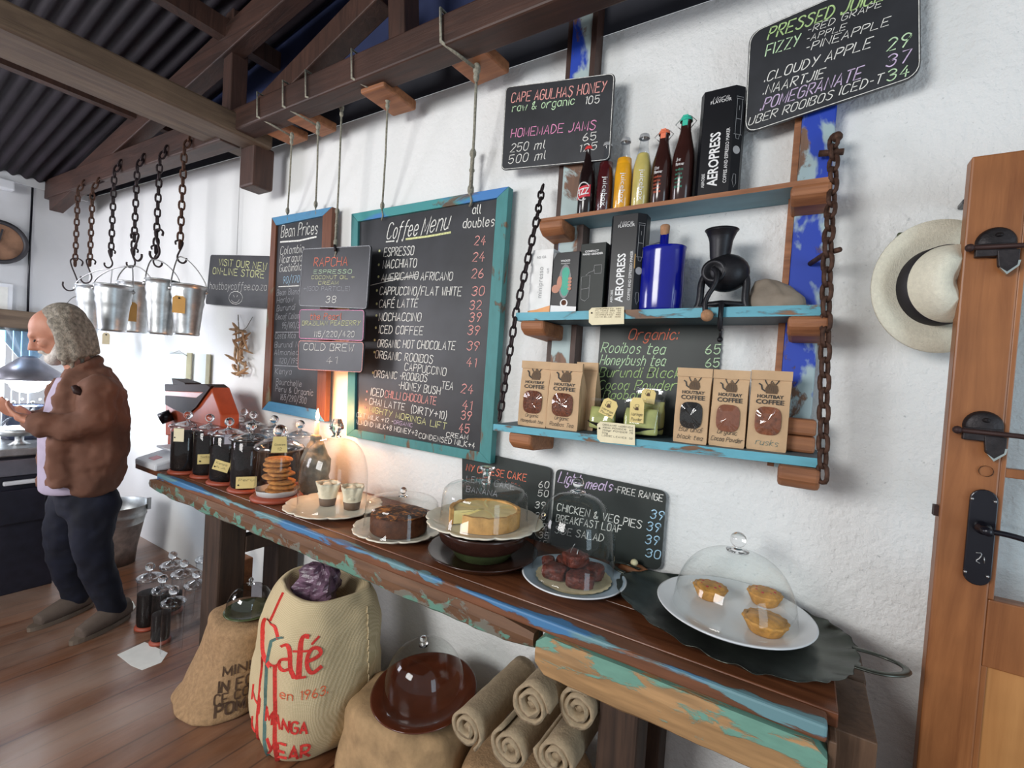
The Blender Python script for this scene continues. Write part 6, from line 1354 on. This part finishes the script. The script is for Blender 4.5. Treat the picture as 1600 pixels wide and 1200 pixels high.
# ================================================================== THE MAN
PBs = V((-3.13, -.74, 0)); pn = V((-.9625, .2715, 0)).normalized(); fwd = V((-.2715, -.9625, 0)).normalized(); FAR = pn
def PP(u, v, d=0.0):
    q_ = ray(u, v); n_ = pn; return CAM+q_*(((PBs+pn*d)-CAM).dot(n_)/q_.dot(n_))
man = thing('person', 'grey-haired bearded man in a brown jacket and dark jeans looking down at his hands', 'person', PBs)
def limb(m, pts, rs, n_=14, flat_=1): m.tube(smoothpts(pts, 1), [rs[0]]+[None]*0+list(rs[1:]) if False else _rs(pts, rs), n_, flatn=flat_); m.sphere(pts[0], rs[0]*.98, n=12); m.sphere(pts[-1], rs[-1]*.98, n=12)
def _rs(pts, rs):
    o = [rs[0]]
    for a, b in zip(rs, rs[1:]): o += [a*.75+b*.25, a*.25+b*.75]
    o.append(rs[-1]); return o
# head frame: looks down to the left
hcn = PP(90, 522); up_h = (V((0, 0, 1))*.87+fwd*.45).normalized(); fr_h = (fwd*.87-V((0, 0, 1))*.50).normalized(); sd_h = up_h.cross(fr_h).normalized()
def HD(f, s, u): return hcn+fr_h*f+sd_h*s+up_h*u
qh_ = Matrix((sd_h, fr_h, up_h)).transposed().to_quaternion()
body = MB('skin')
body.sphere(HD(-.01, 0, .03), .092, sx=.86, sy=1.10, sz=1.05, n=24, q=qh_); body.sphere(HD(.018, 0, -.045), .070, sx=.86, sy=1.0, sz=1.05, n=20, q=qh_)
body.tube([HD(.088, 0, .022), HD(.104, 0, -.004), HD(.118, 0, -.022), HD(.094, 0, -.034)], [.011, .013, .017, .012], 10)     # nose
body.tube([HD(.080, -.035, .03), HD(.092, 0, .034), HD(.080, .035, .03)], .013, 8)         # brow
for s in (-1, 1): body.sphere(HD(.062, s*.036, -.018), .026, n=10); body.sphere(HD(-.005, s*.082, -.005), .022, sx=.4, sz=1.4, n=10, q=qh_)
body.tube([HD(.080, -.02, -.062), HD(.090, 0, -.062), HD(.080, .02, -.062)], .008, 8); body.sphere(HD(.062, 0, -.098), .032, n=12)
nb_ = PP(128, 585); limb(body, [HD(-.03, 0, -.06), nb_], [.058, .060])
# trunk inside the clothes, arms, hands
limb(body, [nb_, PP(138, 650), PP(130, 750)], [.06, .12, .11])
shN, elN, wrN = PP(152, 612, -.17), PP(150, 668, -.23), PP(62, 662, -.20)
shF, elF, wrF = PP(135, 606, .19), PP(120, 668, .22), PP(50, 655, .10)
limb(body, [shN, elN, wrN], [.05, .042, .028]); limb(body, [shF, elF, wrF], [.05, .042, .028])
def hand(w, dirv, palm, side, curl):
    d = V(dirv).normalized(); n_ = V(palm).normalized(); s_ = d.cross(n_).normalized()*side
    pc = w+d*.045; body.tube([w, w+d*.03, w+d*.085], [.027, .036, .034], 10, flatn=.6)
    for k, (o, L) in enumerate(((.030, .070), (.010, .078), (-.010, .072), (-.030, .058))):
        b0 = w+d*.085+s_*o; p1 = b0+(d*math.cos(curl)+n_*math.sin(curl))*L*.45; p2 = p1+(d*math.cos(curl*2)+n_*math.sin(curl*2))*L*.33; p3 = p2+(d*math.cos(curl*2.7)+n_*math.sin(curl*2.7))*L*.25
        body.tube([b0-d*.02, b0, p1, p2, p3], [.010, .0098, .0092, .0086, .007], 8); body.sphere(p3, .007, n=8)
    t0 = w+d*.03+s_*.03; body.tube([t0, t0+d*.03+s_*.022, t0+d*.058+s_*.022+n_*.018], [.012, .011, .008], 8)
hand(wrN, PP(10, 644, -.15)-wrN, (-.3, .2, .9), 1, .45); hand(wrF, PP(8, 640, .05)-wrF, (-.2, -.3, .8), -1, .5)
# legs
toeN, heelN, toeF, heelF = G(112, 1008), G(178, 974), G(46, 987), G(100, 964)
def shoe_frame(toe, heel): d = heel-toe; d.z = 0; d = d.normalized(); return toe+d*.03, d
tN, dN = shoe_frame(toeN, heelN); tF, dF = shoe_frame(toeF, heelF)
aN = tN+dN*.175+V((0, 0, .10)); aF = tF+dF*.185+V((0, 0, .10))
kN, kF = PP(143, 868, -.08), PP(98, 866, .15)
limb(body, [PP(145, 770, -.06), kN, aN], [.08, .055, .04]); limb(body, [PP(110, 770, .12), kF, aF], [.08, .055, .04])
body.build('body', man, remesh=.0075, smoothit=3)
m = MB('print black')
for s in (-1, 1): m.tube([HD(.084, s*.048, .006), HD(.090, s*.036, .001), HD(.090, s*.022, .004)], .0035, 6)
m.build('eyelids', man)
# hair and beard
h = MB('grey hair'); h.sphere(HD(-.050, 0, .050), .092, sx=.95, sy=1.0, sz=.98, n=24, q=qh_)
for s in (-1, -.75, -.4, 0, .4, .75, 1):
    for off in (0, .025):
        k_ = 1-abs(s); st = HD(-.015-.06*k_-off, s*.076, .07); md = HD(-.02-.075*k_-off, s*.098, -.01); en = md+V((0, 0, -.125-.02*k_))-fwd*(.010+off*.8)
        q_ = smoothpts([st, md, en], 2); h.tube(q_, [.024+.008*math.sin(i/len(q_)*PI) for i in range(len(q_))], 10)
for k in range(70):
    s = random.uniform(-1, 1); k_ = 1-abs(s); st = HD(-.02-.08*random.random(), s*.08, .06+.06*random.random()); md = HD(-.03-.085*k_-.03*random.random(), s*.108, random.uniform(-.03, .02)); en = md+V((random.uniform(-.018, .018), random.uniform(-.018, .018), random.uniform(-.09, -.185)))
    q_ = smoothpts([st, md, en], 1); h.tube(q_, [.012, .012, .010, .007][:len(q_)] if len(q_) == 4 else .010, 6)
h.build('hair', man, remesh=.0085, smoothit=1)
b_ = MB('white beard'); b_.sphere(HD(.058, 0, -.100), .044, sx=1.1, sz=.9, n=16, q=qh_)
for s in (-1, 1): b_.tube([HD(.010, s*.070, -.045), HD(.040, s*.055, -.085), HD(.07, s*.02, -.105)], [.018, .026, .026], 10)
b_.tube([HD(.084, -.028, -.056), HD(.098, 0, -.050), HD(.084, .028, -.056)], .010, 8); b_.build('beard', man, remesh=.008, smoothit=1)
# clothes
def ell(c, a, b, n_=28):
    return [c+fwd*(a*math.cos(2*PI*i/n_))+FAR*(b*math.sin(2*PI*i/n_)) for i in range(n_)]
def folds(o, strength, size):
    tx = bpy.data.textures.new('folds', 'CLOUDS'); tx.noise_scale = size; tx.noise_depth = 2
    d_ = o.modifiers.new('folds', 'DISPLACE'); d_.texture = tx; d_.strength = strength; d_.mid_level = .5
ts = MB('tee'); ts.rings([ell(PP(118, 590), .07, .10), ell(PP(116, 620), .10, .16), ell(PP(112, 680), .125, .17), ell(PP(108, 764), .115, .16)]); ts.build('t_shirt', man, remesh=.012, smoothit=4)
jk = MB('jacket'); jk.rings([ell(PP(140, 572), .078, .085), ell(PP(138, 582), .092, .11), ell(PP(139, 592), .108, .16), ell(PP(143, 610), .135, .215), ell(PP(145, 645), .152, .225), ell(PP(145, 700), .150, .215), ell(PP(140, 738), .140, .205), ell(PP(138, 760), .125, .185), ell(PP(138, 768), .10, .15)])
limb(jk, [shN, elN, wrN-(wrN-elN)*.04], [.085, .072, .056]); limb(jk, [shF, elF, wrF-(wrF-elF)*.04], [.085, .072, .056])
jk.tube([wrN-(wrN-elN)*.12, wrN+(wrN-elN)*.02], .062, 12)
jk.tube(smoothpts([PP(108, 586, -.09), PP(138, 568, -.10), PP(160, 560, 0), PP(146, 564, .10), PP(108, 582, .09)], 2), .022, 10)
# open front edges of the jacket hanging beside the shirt
for (d_, du) in ((-.15, 0), (.14, -14)): 
    q_ = [PP(108+du, 590, d_*.6), PP(100+du, 620, d_), PP(96+du, 660, d_), PP(92+du, 720, d_), PP(95+du, 758, d_*.9)]; qs_ = smoothpts(q_, 1); jk.tube(qs_, [.034+.030*i/len(qs_) for i in range(len(qs_))], 12)
o_ = jk.build('jacket', man, remesh=.011, smoothit=5); folds(o_, .045, .09)
MB('dark enamel').tube([PP(116, 604, -.200), PP(122, 612, -.222), PP(130, 616, -.232)], [.014, .020, .012], 10, flatn=.8).build('pocket_opening', man)
tr_ = MB('jeans'); tr_.rings([ell(PP(134, 745), .115, .165), ell(PP(132, 775), .120, .165), ell(PP(130, 800), .10, .14)])
limb(tr_, [PP(146, 785, -.07), kN, aN+V((0, 0, -.005))], [.110, .080, .062]); limb(tr_, [PP(110, 785, .12), kF, aF+V((0, 0, -.005))], [.105, .078, .062]); o_ = tr_.build('trousers', man, remesh=.012, smoothit=3); folds(o_, .03, .12)
for (toe, d) in ((tN, dN), (tF, dF)):
    heel = toe+d*.25; m = MB('shoe suede')
    m.tube([toe+V((0, 0, .035)), toe+d*.06+V((0, 0, .045)), toe+d*.14+V((0, 0, .06)), heel+V((0, 0, .065))], [.036, .044, .052, .048], 14); m.tube([heel-d*.04+V((0, 0, .06)), heel-d*.04+V((0, 0, .11))], .046, 12)
    s_ = m.build('shoe', man, remesh=.010, smoothit=2)
    mm_ = MB('shoe sole'); pts = []
    for i in range(24):
        a_ = 2*PI*i/24; pts.append(toe+d*.115+d*(.155*math.cos(a_))+V((-d.y, d.x, 0))*(.046*math.sin(a_))+V((0, 0, .001)))
    mm_.prism(pts, (0, 0, .022)); mm_.build('sole', s_)
MB('gold').tube([wrN+V((0, 0, .03))+fwd*.015, wrN+FAR*-.03+fwd*.015, wrN-V((0, 0, .03))+fwd*.015, wrN+FAR*.03+fwd*.015], .004, 6, closed=True).build('bracelet', man)
